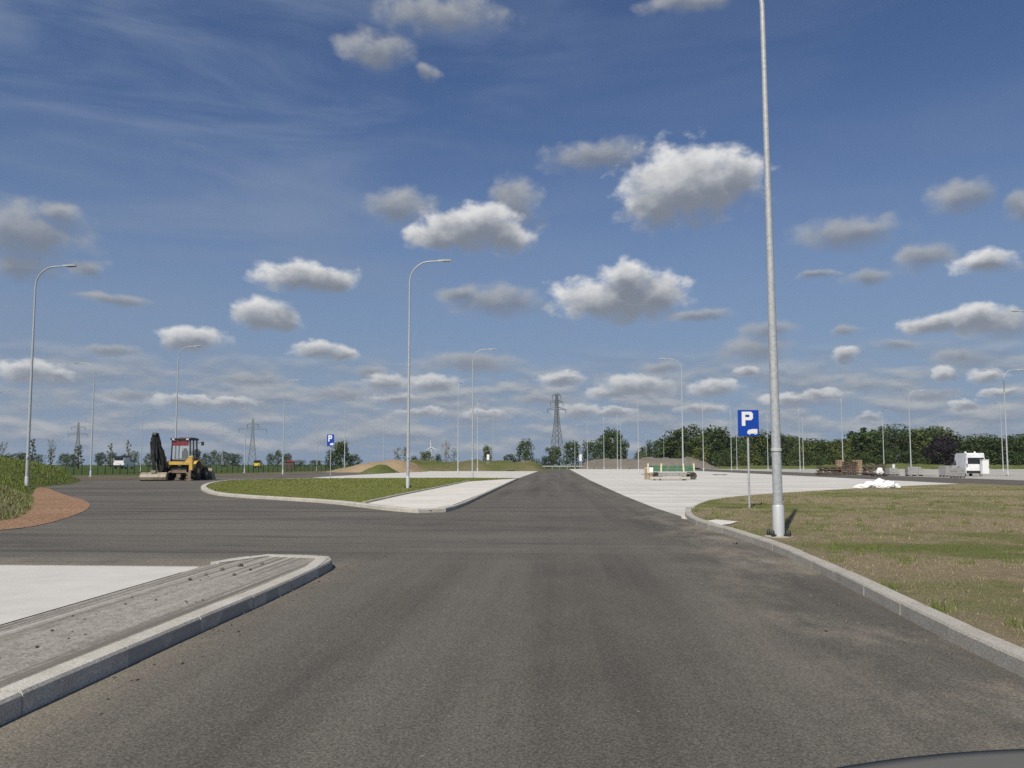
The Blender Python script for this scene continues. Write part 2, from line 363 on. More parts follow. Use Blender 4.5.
def m_concrete(name, base=(0.50, 0.485, 0.44), joint=None, stain=0.4, speck=0.5, axis_streak=None):
    m, T, b = new_mat(name); p = pos(T)
    n = T.noise(p, 0.35, 6, 0.65); n2 = T.noise(p, 2.6, 5, 0.65); n3 = T.noise(p, 45, 3, 0.6)
    lo = tuple(v * (1 - stain) for v in base); hi = tuple(min(0.85, v * 1.12) for v in base)
    col = T.mix(T.mapr(n, 0.32, 0.62), lo, base)
    col = T.mix(T.mapr(n2, 0.35, 0.7, 0, 0.6), col, hi)
    if axis_streak:
        s = T.noise(T.map(p, axis_streak), 1.0, 6, 0.65)
        col = T.mix(T.mapr(s, 0.42, 0.66, 0, 0.7), col, tuple(v * 0.62 for v in base))
    if joint:
        x, y, z = T.sep(p)
        for c, w in ((x, joint[0]), (y, joint[1])):
            f = T.math('ABSOLUTE', T.math('SUBTRACT', T.math('FRACT', T.math('DIVIDE', c, w)), 0.5))
            col = T.mix(T.mapr(f, 0.5 - 0.02 / w, 0.5 - 0.008 / w, 0, 0.75), col, tuple(v * 0.4 for v in base))
    col = T.mix(T.mapr(n3, 0.62, 0.78, 0, speck), col, tuple(v * 0.55 for v in base))
    if name == 'dirty pavers':
        gv = T.sep(T.voro(p, 70, out='Color'))[0]; gm = T.noise(p, 9, 5, 0.7)
        col = T.mix(T.mapr(gv, 0.55, 1.0, 0, 0.55), col, (0.46, 0.43, 0.375)); col = T.mix(T.mapr(gv, 0.4, 0.0, 0, 0.5), col, (0.13, 0.12, 0.10))
        col = T.mix(T.mapr(gm, 0.50, 0.68, 0, 0.7), col, (0.40, 0.375, 0.325)); col = T.mix(T.mapr(gm, 0.44, 0.30, 0, 0.55), col, (0.145, 0.132, 0.11))
        ls = T.noise(T.map(p, (16.0, 0.12, 1)), 1.0, 3, 0.6)
        ex = T.math('MAXIMUM', T.mapr(T.sep(p)[0], -3.55, -4.0, 0, 1, True), T.mapr(T.sep(p)[0], -3.25, -3.0, 0, 1, True))
        ex = T.math('MAXIMUM', ex, T.mapr(T.sep(p)[1], 7.5, 9.0, 0, 0.8, True))
        col = T.mix(T.math('MULTIPLY', ex, T.mapr(ls, 0.47, 0.58, 0, 0.85)), col, (0.13, 0.118, 0.098))
        col = T.mix(T.math('MULTIPLY', ex, T.mapr(ls, 0.45, 0.36, 0, 0.7)), col, (0.43, 0.405, 0.35))
    T.l.new(col, b.inputs['Base Color']); b.inputs['Roughness'].default_value = 0.9; b.inputs['Specular IOR Level'].default_value = 0.2
    bump(T, b, T.math('ADD', n3, T.math('MULTIPLY', n2, 2.0)), 0.004, 0.6)
    return m
def m_granite(name, base, shade=1.0):
    m, T, b = new_mat(name); p = pos(T)
    g = T.sep(T.voro(p, 140, out='Color'))[0]; n = T.noise(p, 3, 5, 0.65); n2 = T.noise(p, 25, 3, 0.6)
    rnd = T.n.new('ShaderNodeNewGeometry').outputs['Random Per Island']
    col = T.mix(g, tuple(v * 0.70 for v in base), tuple(min(0.9, v * 1.25) for v in base))
    col = T.mix(T.mapr(n, 0.42, 0.72, 0, 0.55), col, (base[0] * 0.62, base[1] * 0.58, base[2] * 0.50))
    col = T.mix(T.mapr(n2, 0.60, 0.75, 0, 0.5), col, tuple(v * 0.5 for v in base))
    col = T.mix(T.mapr(rnd, 0, 1, 0, 0.22), col, tuple(v * 0.55 for v in base))
    T.l.new(col, b.inputs['Base Color']); b.inputs['Roughness'].default_value = 0.85; b.inputs['Specular IOR Level'].default_value = 0.25
    bump(T, b, T.math('ADD', g, n2), 0.003, 0.7)
    return m

def patch_mask(T, p):
    """where the young grass has come up green and where it is still bare, in rows across the island"""
    a = T.noise(T.map(p, (0.16, 0.22, 1), (0, 0, R(-20)), (3.0, 0.6, 0)), 1.0, 5, 0.62)
    c = T.noise(p, 0.9, 4, 0.65)
    return T.mapr(T.math('ADD', T.math('MULTIPLY', a, 0.6), T.math('MULTIPLY', c, 0.4)), 0.43, 0.60, 0, 1, True)
def m_soil():
    m, T, b = new_mat('mown soil'); p = pos(T)
    k = patch_mask(T, p); n = T.noise(p, 5, 6, 0.7); n2 = T.noise(p, 38, 4, 0.7)
    dry = T.mix(T.mapr(n, 0.3, 0.7), (0.235, 0.185, 0.115), (0.35, 0.285, 0.185))
    dry = T.mix(T.mapr(n2, 0.52, 0.7, 0, 0.75), dry, (0.45, 0.375, 0.245))
    grn = T.mix(T.mapr(n2, 0.3, 0.7), (0.100, 0.140, 0.030), (0.180, 0.205, 0.060))
    col = T.mix(T.math('MULTIPLY', k, 0.78), dry, grn)
    x, y, z = T.sep(p)
    edge = T.math('MULTIPLY', T.mapr(x, 4.6, 3.2, 0, 1, True), T.mapr(T.noise(p, 1.1, 4, 0.6), 0.40, 0.58))
    col = T.mix(T.math('MULTIPLY', edge, 0.75), col, (0.29, 0.235, 0.160))
    T.l.new(col, b.inputs['Base Color']); b.inputs['Roughness'].default_value = 1.0; b.inputs['Specular IOR Level'].default_value = 0.05
    bump(T, b, T.math('ADD', T.math('MULTIPLY', n, 1.5), n2), 0.05, 1.0)
    return m
def m_blades(name, dry, green, mixbias=0.0, use_patch=True):
    m, T, b = new_mat(name); p = pos(T)
    rnd = T.n.new('ShaderNodeNewGeometry').outputs['Random Per Island']
    k = patch_mask(T, p) if use_patch else T.noise(p, 0.35, 4, 0.6)
    f = T.mapr(T.math('ADD', T.math('ADD', k, mixbias), T.math('MULTIPLY', T.math('SUBTRACT', rnd, 0.5), 0.9)), 0.25, 0.7, 0, 1)
    col = T.mix(f, dry, green)
    r2 = T.math('FRACT', T.math('MULTIPLY', rnd, 17.3))
    col = T.mix(T.mapr(r2, 0, 1, 0, 0.6), col, tuple(v * 0.45 for v in green))
    T.l.new(col, b.inputs['Base Color']); b.inputs['Roughness'].default_value = 1.0; b.inputs['Specular IOR Level'].default_value = 0.0
    return m
def m_field(name, c1, c2, c3, s=0.15):
    m, T, b = new_mat(name); p = pos(T)
    n = T.noise(p, s, 6, 0.65); n2 = T.noise(p, s * 12, 4, 0.7); n3 = T.noise(p, 9, 4, 0.7)
    col = T.mix(T.mapr(n, 0.35, 0.65), c1, c2); col = T.mix(T.mapr(n2, 0.45, 0.7, 0, 0.7), col, c3)
    col = T.mix(T.mapr(n3, 0.5, 0.72, 0, 0.6), col, tuple(v * 0.5 for v in c1))
    T.l.new(col, b.inputs['Base Color']); b.inputs['Roughness'].default_value = 1.0; b.inputs['Specular IOR Level'].default_value = 0.05
    bump(T, b, T.math('ADD', n2, n3), 0.12, 1.0)
    return m
def m_leaf(name, c1, c2, trans=0.25):
    m, T, b = new_mat(name); p = obj_co(T)
    rnd = T.n.new('ShaderNodeNewGeometry').outputs['Random Per Island']
    oi = T.n.new('ShaderNodeObjectInfo').outputs['Random']
    n = T.noise(p, 0.5, 3, 0.6)
    col = T.mix(T.math('ADD', T.math('MULTIPLY', rnd, 0.6), T.mapr(n, 0.3, 0.7, -0.1, 0.5)), c1, c2)
    col = T.mix(T.mapr(oi, 0, 0.45, 0.6, 0.0), col, (c2[0] * 0.42, c2[1] * 0.42, c2[2] * 0.55))
    col = T.mix(T.mapr(oi, 0.55, 1.0, 0.0, 0.75), col, (c2[0] * 1.75, c2[1] * 1.30, c2[2] * 1.3))
    T.l.new(col, b.inputs['Base Color']); b.inputs['Roughness'].default_value = 0.6; b.inputs['Specular IOR Level'].default_value = 0.2
    return m
def m_galv():
    m, T, b = new_mat('galvanised steel'); p = obj_co(T)
    v = T.sep(T.voro(p, 22, out='Color'))[0]; n = T.noise(p, 2.0, 4, 0.6); s = T.noise(T.map(p, (14, 14, 0.5)), 1.0, 4, 0.6)
    col = T.mix(T.mapr(v, 0, 1), (0.36, 0.38, 0.39), (0.47, 0.49, 0.50))
    col = T.mix(T.mapr(n, 0.4, 0.7, 0, 0.4), col, (0.50, 0.51, 0.51))
    col = T.mix(T.mapr(s, 0.52, 0.75, 0, 0.35), col, (0.31, 0.31, 0.305))
    T.l.new(col, b.inputs['Base Color']); b.inputs['Metallic'].default_value = 0.15; b.inputs['Roughness'].default_value = 0.5
    return m
def m_glass(name, c=(0.02, 0.025, 0.03), rough=0.08):
    m, T, b = new_mat(name); b.inputs['Base Color'].default_value = c + (1,); b.inputs['Roughness'].default_value = rough
    b.inputs['Specular IOR Level'].default_value = 0.6; return m
def m_clear():
    m, T, b = new_mat('cab glass'); b.inputs['Base Color'].default_value = (0.75, 0.82, 0.82, 1); b.inputs['Roughness'].default_value = 0.03
    b.inputs['Alpha'].default_value = 0.10; return m

M = dict(
    asphalt=m_asphalt('asphalt'), asphalt_side=m_asphalt('side road asphalt', True),
    yard=m_concrete('yard concrete', (0.60, 0.58, 0.525), (5.0, 5.0), 0.20, 0.10, (0.05, 0.45, 1)),
    slab=m_concrete('slab concrete', (0.52, 0.505, 0.46), None, 0.14, 0.15),
    pavers=m_concrete('dirty pavers', (0.30, 0.278, 0.24), None, 0.30, 0.85, (15.0, 0.22, 1)),
    gravel=m_concrete('white chippings', (0.62, 0.595, 0.525), None, 0.25, 0.55),
    strip=m_concrete('pale pavement', (0.44, 0.42, 0.37), None, 0.3, 0.3, (0.3, 0.05, 1)),
    kerb=m_granite('kerb stone', (0.44, 0.415, 0.36)), pale_kerb=m_granite('pale kerb stone', (0.53, 0.505, 0.44)),
    soil=m_soil(), blades=m_blades('grass blades', (0.46, 0.39, 0.24), (0.140, 0.205, 0.042)),
    lawn=m_field('young lawn', (0.150, 0.178, 0.040), (0.205, 0.218, 0.062), (0.22, 0.205, 0.10), 0.3),
    lawn_blades=m_blades('lawn blades', (0.30, 0.28, 0.12), (0.180, 0.220, 0.055), 0.2, False),
    weeds=m_field('rough weeds', (0.075, 0.105, 0.026), (0.125, 0.150, 0.045), (0.22, 0.20, 0.10), 0.12),
    weed_blades=m_blades('weed stems', (0.30, 0.29, 0.13), (0.155, 0.215, 0.048), 0.25, False),
    straw_blades=m_blades('dry stems', (0.40, 0.35, 0.22), (0.18, 0.19, 0.08), -0.15, False),
    bankmix=m_field('weedy spoil', (0.10, 0.12, 0.035), (0.20, 0.165, 0.10), (0.11, 0.13, 0.04), 0.16),
    field=m_field('field', (0.050, 0.085, 0.022), (0.075, 0.115, 0.030), (0.11, 0.12, 0.045), 0.02),
    sand=m_field('sandy spoil', (0.34, 0.255, 0.16), (0.42, 0.32, 0.20), (0.28, 0.22, 0.14), 0.1),
    rubble=m_field('grey spoil', (0.19, 0.168, 0.140), (0.235, 0.205, 0.172), (0.125, 0.125, 0.080), 0.12),
    dirt=m_field('bare dirt', (0.15, 0.125, 0.09), (0.20, 0.165, 0.12), (0.10, 0.10, 0.06), 0.3),
    red=m_field('red grit', (0.34, 0.20, 0.122), (0.42, 0.265, 0.170), (0.36, 0.26, 0.18), 0.45),
    galv=m_galv(), white_metal=plain('pale coated steel', (0.56, 0.575, 0.58), 0.45, 0.2, 0.06),
    lamp_grey=plain('lamp grey', (0.62, 0.64, 0.66), 0.4, 0.2), dark_metal=plain('dark steel', (0.03, 0.03, 0.032), 0.5, 0.3, dirt=(0.12, 0.10, 0.075), dirt_amt=0.2),
    boom=plain('oily boom steel', (0.016, 0.015, 0.015), 0.5, 0.2, 0.3, dirt=(0.07, 0.055, 0.04), dirt_amt=0.25),
    blue=plain('sign blue', (0.006, 0.055, 0.36), 0.35, 0, 0.04), white=plain('white paint', (0.78, 0.78, 0.76), 0.4, 0, 0.03),
    vanw=plain('white bodywork', (0.76, 0.77, 0.78), 0.3, 0, 0.03, dirt=(0.5, 0.48, 0.44), dirt_amt=0.2),
    yellow=plain('machine yellow', (0.58, 0.37, 0.075), 0.45, 0, 0.1, dirt=(0.33, 0.22, 0.08), dirt_amt=0.4),
    car_yellow=plain('signal yellow', (0.70, 0.52, 0.02), 0.35), rubber=plain('rubber', (0.022, 0.021, 0.020), 0.85, 0, 0.2, dirt=(0.10, 0.085, 0.065), dirt_amt=0.45),
    redroof=plain('faded red trim', (0.20, 0.03, 0.036), 0.5), mud=plain('muddy steel', (0.20, 0.15, 0.10), 0.85, 0, 0.3),
    bucket=plain('worn bucket steel', (0.30, 0.265, 0.205), 0.6, 0.2, 0.2, dirt=(0.16, 0.12, 0.08), dirt_amt=0.3),
    glass=m_glass('dark glass'), cab_glass=m_clear(), tail=plain('tail lamp red', (0.16, 0.018, 0.014), 0.25),
    black=plain('black plastic', (0.02, 0.02, 0.021), 0.55), orange=plain('orange trim', (0.55, 0.16, 0.02), 0.5),
    green=plain('green paint', (0.055, 0.16, 0.085), 0.5, 0, 0.15, dirt=(0.2, 0.2, 0.14), dirt_amt=0.3), cream=plain('cream stake', (0.62, 0.58, 0.40), 0.6, 0, 0.15),
    block=m_granite('kerb block', (0.37, 0.37, 0.36)), timber=plain('weathered timber', (0.115, 0.085, 0.060), 0.85, 0, 0.35, 6, (0.07, 0.05, 0.036), 0.4),
    tan=plain('new timber', (0.30, 0.215, 0.13), 0.8, 0, 0.2), brick=plain('stacked brick', (0.115, 0.072, 0.050), 0.85, 0, 0.5, 9, (0.05, 0.04, 0.03), 0.4),
    plastic=plain('white plastic sheet', (0.80, 0.80, 0.78), 0.5, 0, 0.05), bark=plain('bark', (0.085, 0.068, 0.050), 0.9, 0, 0.3, 6),
    leaf=m_leaf('leaves', (0.022, 0.042, 0.010), (0.064, 0.098, 0.022)), leaf_pale=m_leaf('pale leaves', (0.060, 0.078, 0.034), (0.125, 0.140, 0.066)),
    leaf_dark=m_leaf('copper leaves', (0.014, 0.011, 0.015), (0.034, 0.023, 0.030)), leaf_pine=m_leaf('conifer needles', (0.018, 0.034, 0.012), (0.042, 0.062, 0.022)),
    pylon=plain('pylon steel', (0.20, 0.215, 0.225), 0.6, 0.3), mesh_green=plain('green fence wire', (0.035, 0.065, 0.045), 0.6),
    car_paint=plain('grey car paint', (0.135, 0.132, 0.118), 0.75, 0.0, 0.05, spec=0.12), bonnet_trim=plain('bonnet seal', (0.012, 0.012, 0.012), 0.6),
)
# ------------------------------------------------------------------ the setting
def clumps(rnd, n): pass
gs = []
bm = bmesh.new(); bmesh.ops.create_circle(bm, cap_ends=True, radius=1500, segments=96)
me = bpy.data.meshes.new('ground'); bm.to_mesh(me); bm.free(); me.materials.append(M['field'])
o = link('ground', me); o.location.z = -0.06; tag(o, kind='structure')

far_edge = [G(-60, 481), G(40, 479.5), G(75, 478.6), G(140, 478), G(230, 476), G(300, 474.3), G(340, 471.6), G(400, 470.6), G(470, 469.8), G(536, 469.2), A(568, 205)]
sheet('road', [(-45, -8), (3.5, -8), (3.5, 205)] + far_edge[::-1] + [(-70, 40)], 0.0, M['asphalt'])

# right-hand island with its kerb
kr = [G(985, 660), G(917, 625), G(849, 588), G(781.6, 554), G(724, 533.7), G(703.7, 528.2), G(690, 522.5), G(684.5, 517), G(686, 511), G(696, 505), G(712, 500.5), G(748, 496.5), G(815, 492), G(897, 487.3), G(968, 484.4)]
kr_near = [(2.86, -8), (2.84, 1.0), (2.82, 4.0)]
kerb_r = smooth_line(kr_near + kr[:9], 2); kerb_far = smooth_line(kr[8:], 2)
isl = [(26.2, -8)] + [(p[0], p[1]) for p in kr_near] + smooth_line(kr, 2) + [(26.2, G(968, 484.4)[1])]
sheet('concrete_yard', [G(682, 519), G(681, 516.5), G(654, 507.8), G(624.5, 496), G(591, 480.8), G(570, 469.6), A(569, 200), (26.6, 200), (26.6, 20), (4.5, 15)], 0.006, M['yard'])
sheet('side_road', [(26.6, -8), (36.2, -8), (37.2, 260), (26.6, 260)], 0.012, M['asphalt_side'])
sheet('side_pavement', [(36.2, -8), (39.2, -8), (40.4, 260), (37.2, 260)], 0.020, M['strip'])
sheet('materials_yard', [(39.2, -8), (95, 10), (120, 200), (110, 260), (40.4, 260)], 0.010, M['strip'])

def offset(line, d):
    out = []
    for i, p in enumerate(line):
        a = Vector((*line[max(i - 1, 0)], 0)); b = Vector((*line[min(i + 1, len(line) - 1)], 0))
        t = (b - a).normalized(); out.append((p[0] + t.y * d, p[1] - t.x * d))
    return out
def kerb(name, line, side, w, h, mat, step=1.0, gap=0.008, tilt=0.004, base=-0.05, label=None):
    """a run of separate kerb stones; side = +1 puts the stone to the right of the line's direction"""
    pts = resample(line, step); mb = MB()
    for a, b in zip(pts, pts[1:]):
        t = (b - a); L = t.length
        if L < 0.08: continue
        t /= L; nrm = Vector((t.y, -t.x, 0)) * side
        a2 = a + t * gap / 2; b2 = b - t * gap / 2; hh = h + random.uniform(-tilt, tilt); sh = random.uniform(-tilt, tilt)
        c = 0.018 if h > 0.06 else 0.006
        prof = [(0 + sh, base), (0.006 + sh, hh - c), (c + sh, hh), (w + sh, hh + random.uniform(-tilt, tilt) * 0.5), (w + sh, base)]
        vs = [p + nrm * q + Vector((0, 0, r)) for p in (a2, b2) for q, r in prof]; n = len(prof)
        fs = [tuple(range(n)), tuple(range(2 * n - 1, n - 1, -1))] + [(i, n + i, n + (i + 1) % n, (i + 1) % n) for i in range(n)]
        mb.add(vs, fs)
    return tag(mb.build(name, mat), kind='structure')
kerb('kerb', kerb_r, 1, 0.16, 0.115, M['kerb'], 1.0, 0.014, 0.006)
kerb('kerb', kerb_far, 1, 0.30, 0.05, M['pale_kerb'], 1.0)
isl_in = offset(smooth_line(kr_near + kr, 2), 0.15)
isl_poly = isl_in + [(26.2, isl_in[-1][1] - 0.3), (26.2, -8)]
sheet('verge_ground', isl_poly, 0.075, M['soil'])
patch = [G(706, 523.6, .09), G(702, 521.4, .09), G(716, 519.5, .09), G(738, 521.5, .09), G(730, 524, .09), G(719, 525.2, .09)]
sheet('concrete_patch', patch, 0.092, M['gravel'])

# near left island
kl = [(-2.70, -8), (-2.74, 1.0)] + [G(*p, 0.12) for p in ((0, 701), (113, 654), (176, 627), (262, 592), (289, 580), (327, 562.5), (333.5, 558.8), (332, 556), (322, 554.3), (300, 553.6), (281, 553.4), (258, 554.2), (234, 556.2), (206, 562.5))]
kls = smooth_line(kl, 2)
kerb('kerb', kls, -1, 0.155, 0.12, M['pale_kerb'], 1.0, 0.014)
kerb('kerb_mortar', kls, -1, 0.150, 0.110, M['strip'], 0.25, 0.0, 0.0)
kin = offset(kls, -0.148)
xs = G(197, 566, 0.11)
sheet('island_pavement', kin + [G(197, 566.5, .11), (-4.12, 8.9), (-4.12, -8)], 0.106, M['pavers'])
sheet('island_slab', [(-4.118, -8), (-4.118, 8.9), (-30, 8.95), (-30, -8)], 0.112, M['slab'])
mb = MB(); mb.box((-17.1, 8.985, 0.03), (25.9, 0.05, 0.155)); tag(mb.build('slab_kerb', M['pale_kerb']), kind='structure')
# strips of mortar and grit between pavers, as low ridges along the kerb
mb = MB()
for x0 in (-4.02, -2.93):
    ln = [(x0 + random.uniform(-.01, .01), y) for y in np.arange(-4, 8.8 if x0 < -3.5 else 9.3, 0.35)]
    for a, b in zip(ln, ln[1:]):
        if random.random() < 0.8: mb.bar((a[0], a[1], 0.107), (b[0], b[1], 0.107), random.uniform(.008, .02), 0.004)
tag(mb.build('paver_joints', M['strip']), kind='structure')

# middle island
mo = [G(*p, 0.1) for p in ((519, 477.8), (460, 477.6), (304, 478.2), (240, 479.2), (212, 481.5), (201, 485), (200.5, 488), (208, 491.5), (222, 494), (280, 497.4), (330, 500.4), (368, 505), (402, 508.6), (430, 509.8), (447, 508.6), (457, 505.5), (469, 500.8), (519, 477.8))]
ms = smooth_line(mo[1:12], 2)
kerb('kerb', ms, -1 if False else 1, 0.0 + 0.2, 0.12, M['pale_kerb']) if False else None
def ccw(poly): return sum((b[0] - a[0]) * (b[1] + a[1]) for a, b in zip(poly, poly[1:] + poly[:1])) < 0
out_line = smooth_line(mo[1:16], 2)
road_line = [mo[15], mo[16], mo[17]]
sgn = -1 if ccw(mo) else 1
kerb('kerb', out_line, sgn, 0.28, 0.11, M['pale_kerb'])
kerb('kerb', road_line, sgn, 0.14, 0.10, M['kerb'])
sheet('island_ground', offset(smooth_line(mo[1:17], 2), sgn * 0.25) + [mo[17]], 0.072, M['gravel'])
inner = [G(366, 502.5, .1), G(402, 494.5, .1), G(440, 487, .1), G(469, 481, .1)]
kerb('kerb', inner, -1, 0.14, 0.125, M['kerb'])
lawn = offset(smooth_line(mo[1:12], 2), sgn * 0.25)
lawn_poly = lawn + [G(366, 502.3, .1)] + inner[1:] + [G(519, 478.0, .1)]
sheet('lawn', lawn_poly, 0.088, M['lawn'])
sheet('concrete_bay', [G(312, 477.6), G(345, 475.6), G(447, 470.3), G(541, 470.2), G(519, 478.0), G(400, 478.3), G(330, 478.3)], 0.006, M['yard'])

# red grit path and dirt verge on the left
path = smooth_line([G(-30, 532), G(0, 530.5), G(34, 527), G(65, 519), G(86, 511), G(91, 505), G(85, 500.3), G(72, 497.3), G(58, 492.5), G(46, 487.5), G(30, 488), G(20, 497), G(10, 510), G(-30, 522)], 2)
sheet('footpath', path, 0.010, M['red'])
sheet('dirt_verge', [G(60, 480.5), G(120, 480.2), G(140, 479.2), G(230, 476.6), G(300, 474.8), G(345, 471.8), G(345, 470), G(300, 471.6), G(230, 473.6), G(140, 475.3), G(60, 475.6)], 0.014, M['dirt'])

# banks and mounds -------------------------------------------------
def heightfield(name, x0, x1, y0, y1, step, hf, mat, kind='structure', cut=0.0):
    nx, ny = int((x1 - x0) / step) + 1, int((y1 - y0) / step) + 1
    xs_, ys_ = np.linspace(x0, x1, nx), np.linspace(y0, y1, ny)
    V = np.array([(x, y, hf(x, y)) for y in ys_ for x in xs_])
    F = []
    for j in range(ny - 1):
        for i in range(nx - 1):
            q = (j * nx + i, j * nx + i + 1, (j + 1) * nx + i + 1, (j + 1) * nx + i)
            if max(V[k][2] for k in q) > -0.04: F.append(q)
    return tag(link(name, fast_mesh(name, V, np.array(F), mat, True)), kind=kind)
foot = [G(-60, 525), G(0, 522), G(20, 518), G(33, 509), G(34, 502), G(30, 494), G(30, 488.2), G(44, 486.4), G(75, 483.2), G(77, 479.6), A(66, 90), A(40, 120), (-140, 120), (-140, 10)]
foot = smooth_line(foot + [foot[0]], 1)[:-1]
def seg_dist(poly, x, y):
    d = 1e9
    for (x1, y1), (x2, y2) in zip(poly, poly[1:] + poly[:1]):
        dx, dy = x2 - x1, y2 - y1; t = max(0, min(1, ((x - x1) * dx + (y - y1) * dy) / (dx * dx + dy * dy + 1e-9)))
        d = min(d, math.hypot(x - x1 - t * dx, y - y1 - t * dy))
    return d
def bank_h(x, y):
    d = seg_dist(foot, x, y)
    if not inside(foot, np.array([x]), np.array([y]))[0]: return -0.08 - min(d, 2) * 0.1
    top = 0.75 + 1.15 * min(1, max(0, (y - 24) / 22))
    n = mnoise.fractal(Vector((x * .25, y * .25, 0)), 1, 2, 4) * 0.22
    return top * (1 - math.exp(-d * 0.42)) + n * min(1, d)
heightfield('bank', -60, -10, 12, 100, 0.8, bank_h, M['weeds'])
def mound(name, prof, Y, depth, mat, rough=0.25, seed=0):
    """a spoil heap: crest profile as (bearing, crest height) at the distance Y"""
    px = [p[0] for p in prof]; hh = [H(p[1], Y) for p in prof]
    xa, xb = A(px[0], Y)[0], A(px[-1], Y)[0]
    X = [A(p, Y)[0] for p in px]
    def hf(x, y):
        h = np.interp(x, X, hh); t = (y - Y) / depth
        b = max(0, 1 - t * t * 1.0) ** 0.9 if t < 0 else max(0, 1 - t * t)
        n = mnoise.fractal(Vector((x * .35, y * .35, seed)), 1, 2, 5)
        return h * b + n * rough * min(1, h) - 0.12
    return heightfield(name, xa - 1, xb + 1, Y - depth, Y + depth, max(0.5, Y / 200), hf, mat)
mound('sand_mound', [(330, 471.8), (345, 467.5), (358, 464.5), (373, 461.5), (388, 460), (402, 459.4), (410, 461), (418, 468), (424, 472)], 128, 9, M['sand'], 0.28, 1)
mound('grass_mound', [(363, 472.5), (372, 467), (379, 463.8), (384, 464), (392, 469), (398, 472.5)], 114, 5, M['weeds'], 0.3, 2)
mound('grass_bank', [(402, 472), (410, 461), (424, 460.2), (440, 460.6), (460, 461.2), (480, 460.5), (497, 461), (512, 461.5), (526, 461), (538, 463), (546, 470)], 150, 9, M['bankmix'], 0.5, 3)
mound('spoil_mound', [(578, 469.5), (586, 461), (596, 459.2), (612, 458.6), (630, 459.2), (652, 457.8), (672, 458.4), (690, 457.6), (698, 460), (708, 464), (716, 469)], 212, 11, M['rubble'], 0.7, 4)
mound('weed_bank', [(705, 466.5), (740, 465.8), (800, 465.6), (860, 464.6), (900, 463.8), (950, 464), (1000, 465), (1060, 465)], 215, 10, M['weeds'], 0.5, 5)

# grass ------------------------------------------------------------
def blade_field(name, poly, n, hr, wr, zf, mat, power=1.0, dmax=60, dmin=3.0, lean=0.5, keep=None, spread=13):
    P = np.array(poly); x0, y0 = P.min(0); x1, y1 = P.max(0); pts = []
    tot = 0
    while tot < n:
        X = rng.uniform(x0, x1, n * 4); Y = rng.uniform(y0, y1, n * 4)
        d = np.hypot(X, Y); ok = inside(poly, X, Y) & (d < dmax) & (d > dmin) & (Y > 0)
        ok &= rng.uniform(0, 1, len(X)) < (dmin / np.maximum(d, dmin)) ** power
        if keep is not None: ok &= keep(X, Y)
        q = np.stack([X[ok], Y[ok]], 1); pts.append(q); tot += len(q)
        if len(q) == 0: break
    P = np.concatenate(pts)[:n]; n = len(P); d = np.hypot(P[:, 0], P[:, 1])
    Z = np.array([zf(x, y) for x, y in P]) if callable(zf) else np.full(n, zf)
    h = rng.uniform(hr[0], hr[1], n) * (0.6 + 0.8 * rng.random(n) ** 2); w = rng.uniform(wr[0], wr[1], n) * np.maximum(1, d / spread)
    a = rng.uniform(0, 2 * np.pi, n); la = rng.uniform(0, 2 * np.pi, n); le = rng.uniform(0.1, lean, n) * h
    ux, uy = np.cos(a) * w / 2, np.sin(a) * w / 2; lx, ly = np.cos(la) * le, np.sin(la) * le
    V = np.zeros((n, 5, 3))
    V[:, 0] = np.stack([P[:, 0] - ux, P[:, 1] - uy, Z - .01], 1); V[:, 1] = np.stack([P[:, 0] + ux, P[:, 1] + uy, Z - .01], 1)
    V[:, 2] = np.stack([P[:, 0] + ux * .7 + lx * .35, P[:, 1] + uy * .7 + ly * .35, Z + h * .55], 1)
    V[:, 3] = np.stack([P[:, 0] - ux * .7 + lx * .35, P[:, 1] - uy * .7 + ly * .35, Z + h * .55], 1)
    V[:, 4] = np.stack([P[:, 0] + lx, P[:, 1] + ly, Z + h], 1)
    b = np.arange(n)[:, None] * 5
    F = np.concatenate([b + np.array([[0, 1, 2]]), b + np.array([[0, 2, 3]]), b + np.array([[3, 2, 4]])])
    return tag(link(name, fast_mesh(name, V.reshape(-1, 3), F, mat)), kind='stuff')
def patch_keep(X, Y):
    v = np.array([mnoise.fractal(Vector((x * .5, y * .9, 3.1)), 1, 2, 4) for x, y in zip(X, Y)])
    return (rng.uniform(-0.55, 0.75, len(X)) < v + 0.15) & ~inside(patch, X, Y)
blade_field('verge_grass', [(p[0] + 0.02, p[1]) for p in isl_poly], 120000, (.018, .045), (.003, .006), 0.075, M['blades'], 1.25, 50, 3.5, 1.3, patch_keep)
tz = rng.uniform(0, 1, (900, 2))
tp = np.stack([3.2 + tz[:, 0] ** 1.3 * 16, 4.5 + tz[:, 1] ** 1.3 * 24], 1)
def tuft_keep(X, Y):
    r = np.full(len(X), 9.0)
    for a, b in tp[:260]: r = np.minimum(r, np.hypot(X - a, Y - b))
    return r < 0.11
blade_field('grass_tufts', [(3.0, 4), (20, 4), (20, 30), (3.4, 30)], 9000, (.05, .12), (.004, .008), 0.075, M['weed_blades'], 0.6, 34, 4.5, 0.9, lambda X, Y: tuft_keep(X, Y) & inside(isl_poly, X, Y) & ~inside(patch, X, Y))
blade_field('lawn_grass', lawn_poly, 14000, (.02, .05), (.012, .02), 0.088, M['lawn_blades'], 0.2, 90, 5, 0.8)
bank_poly = [p for p in foot]
bk_keep = lambda X, Y: (X > -62) & (Y < 95)
def bz(x, y): return bank_h(x, y)
blade_field('bank_weeds', bank_poly, 48000, (.06, .17), (.012, .022), bz, M['weed_blades'], 0.8, 75, 20, 0.8, lambda X, Y: (X > -55) & (Y > 21), 26)
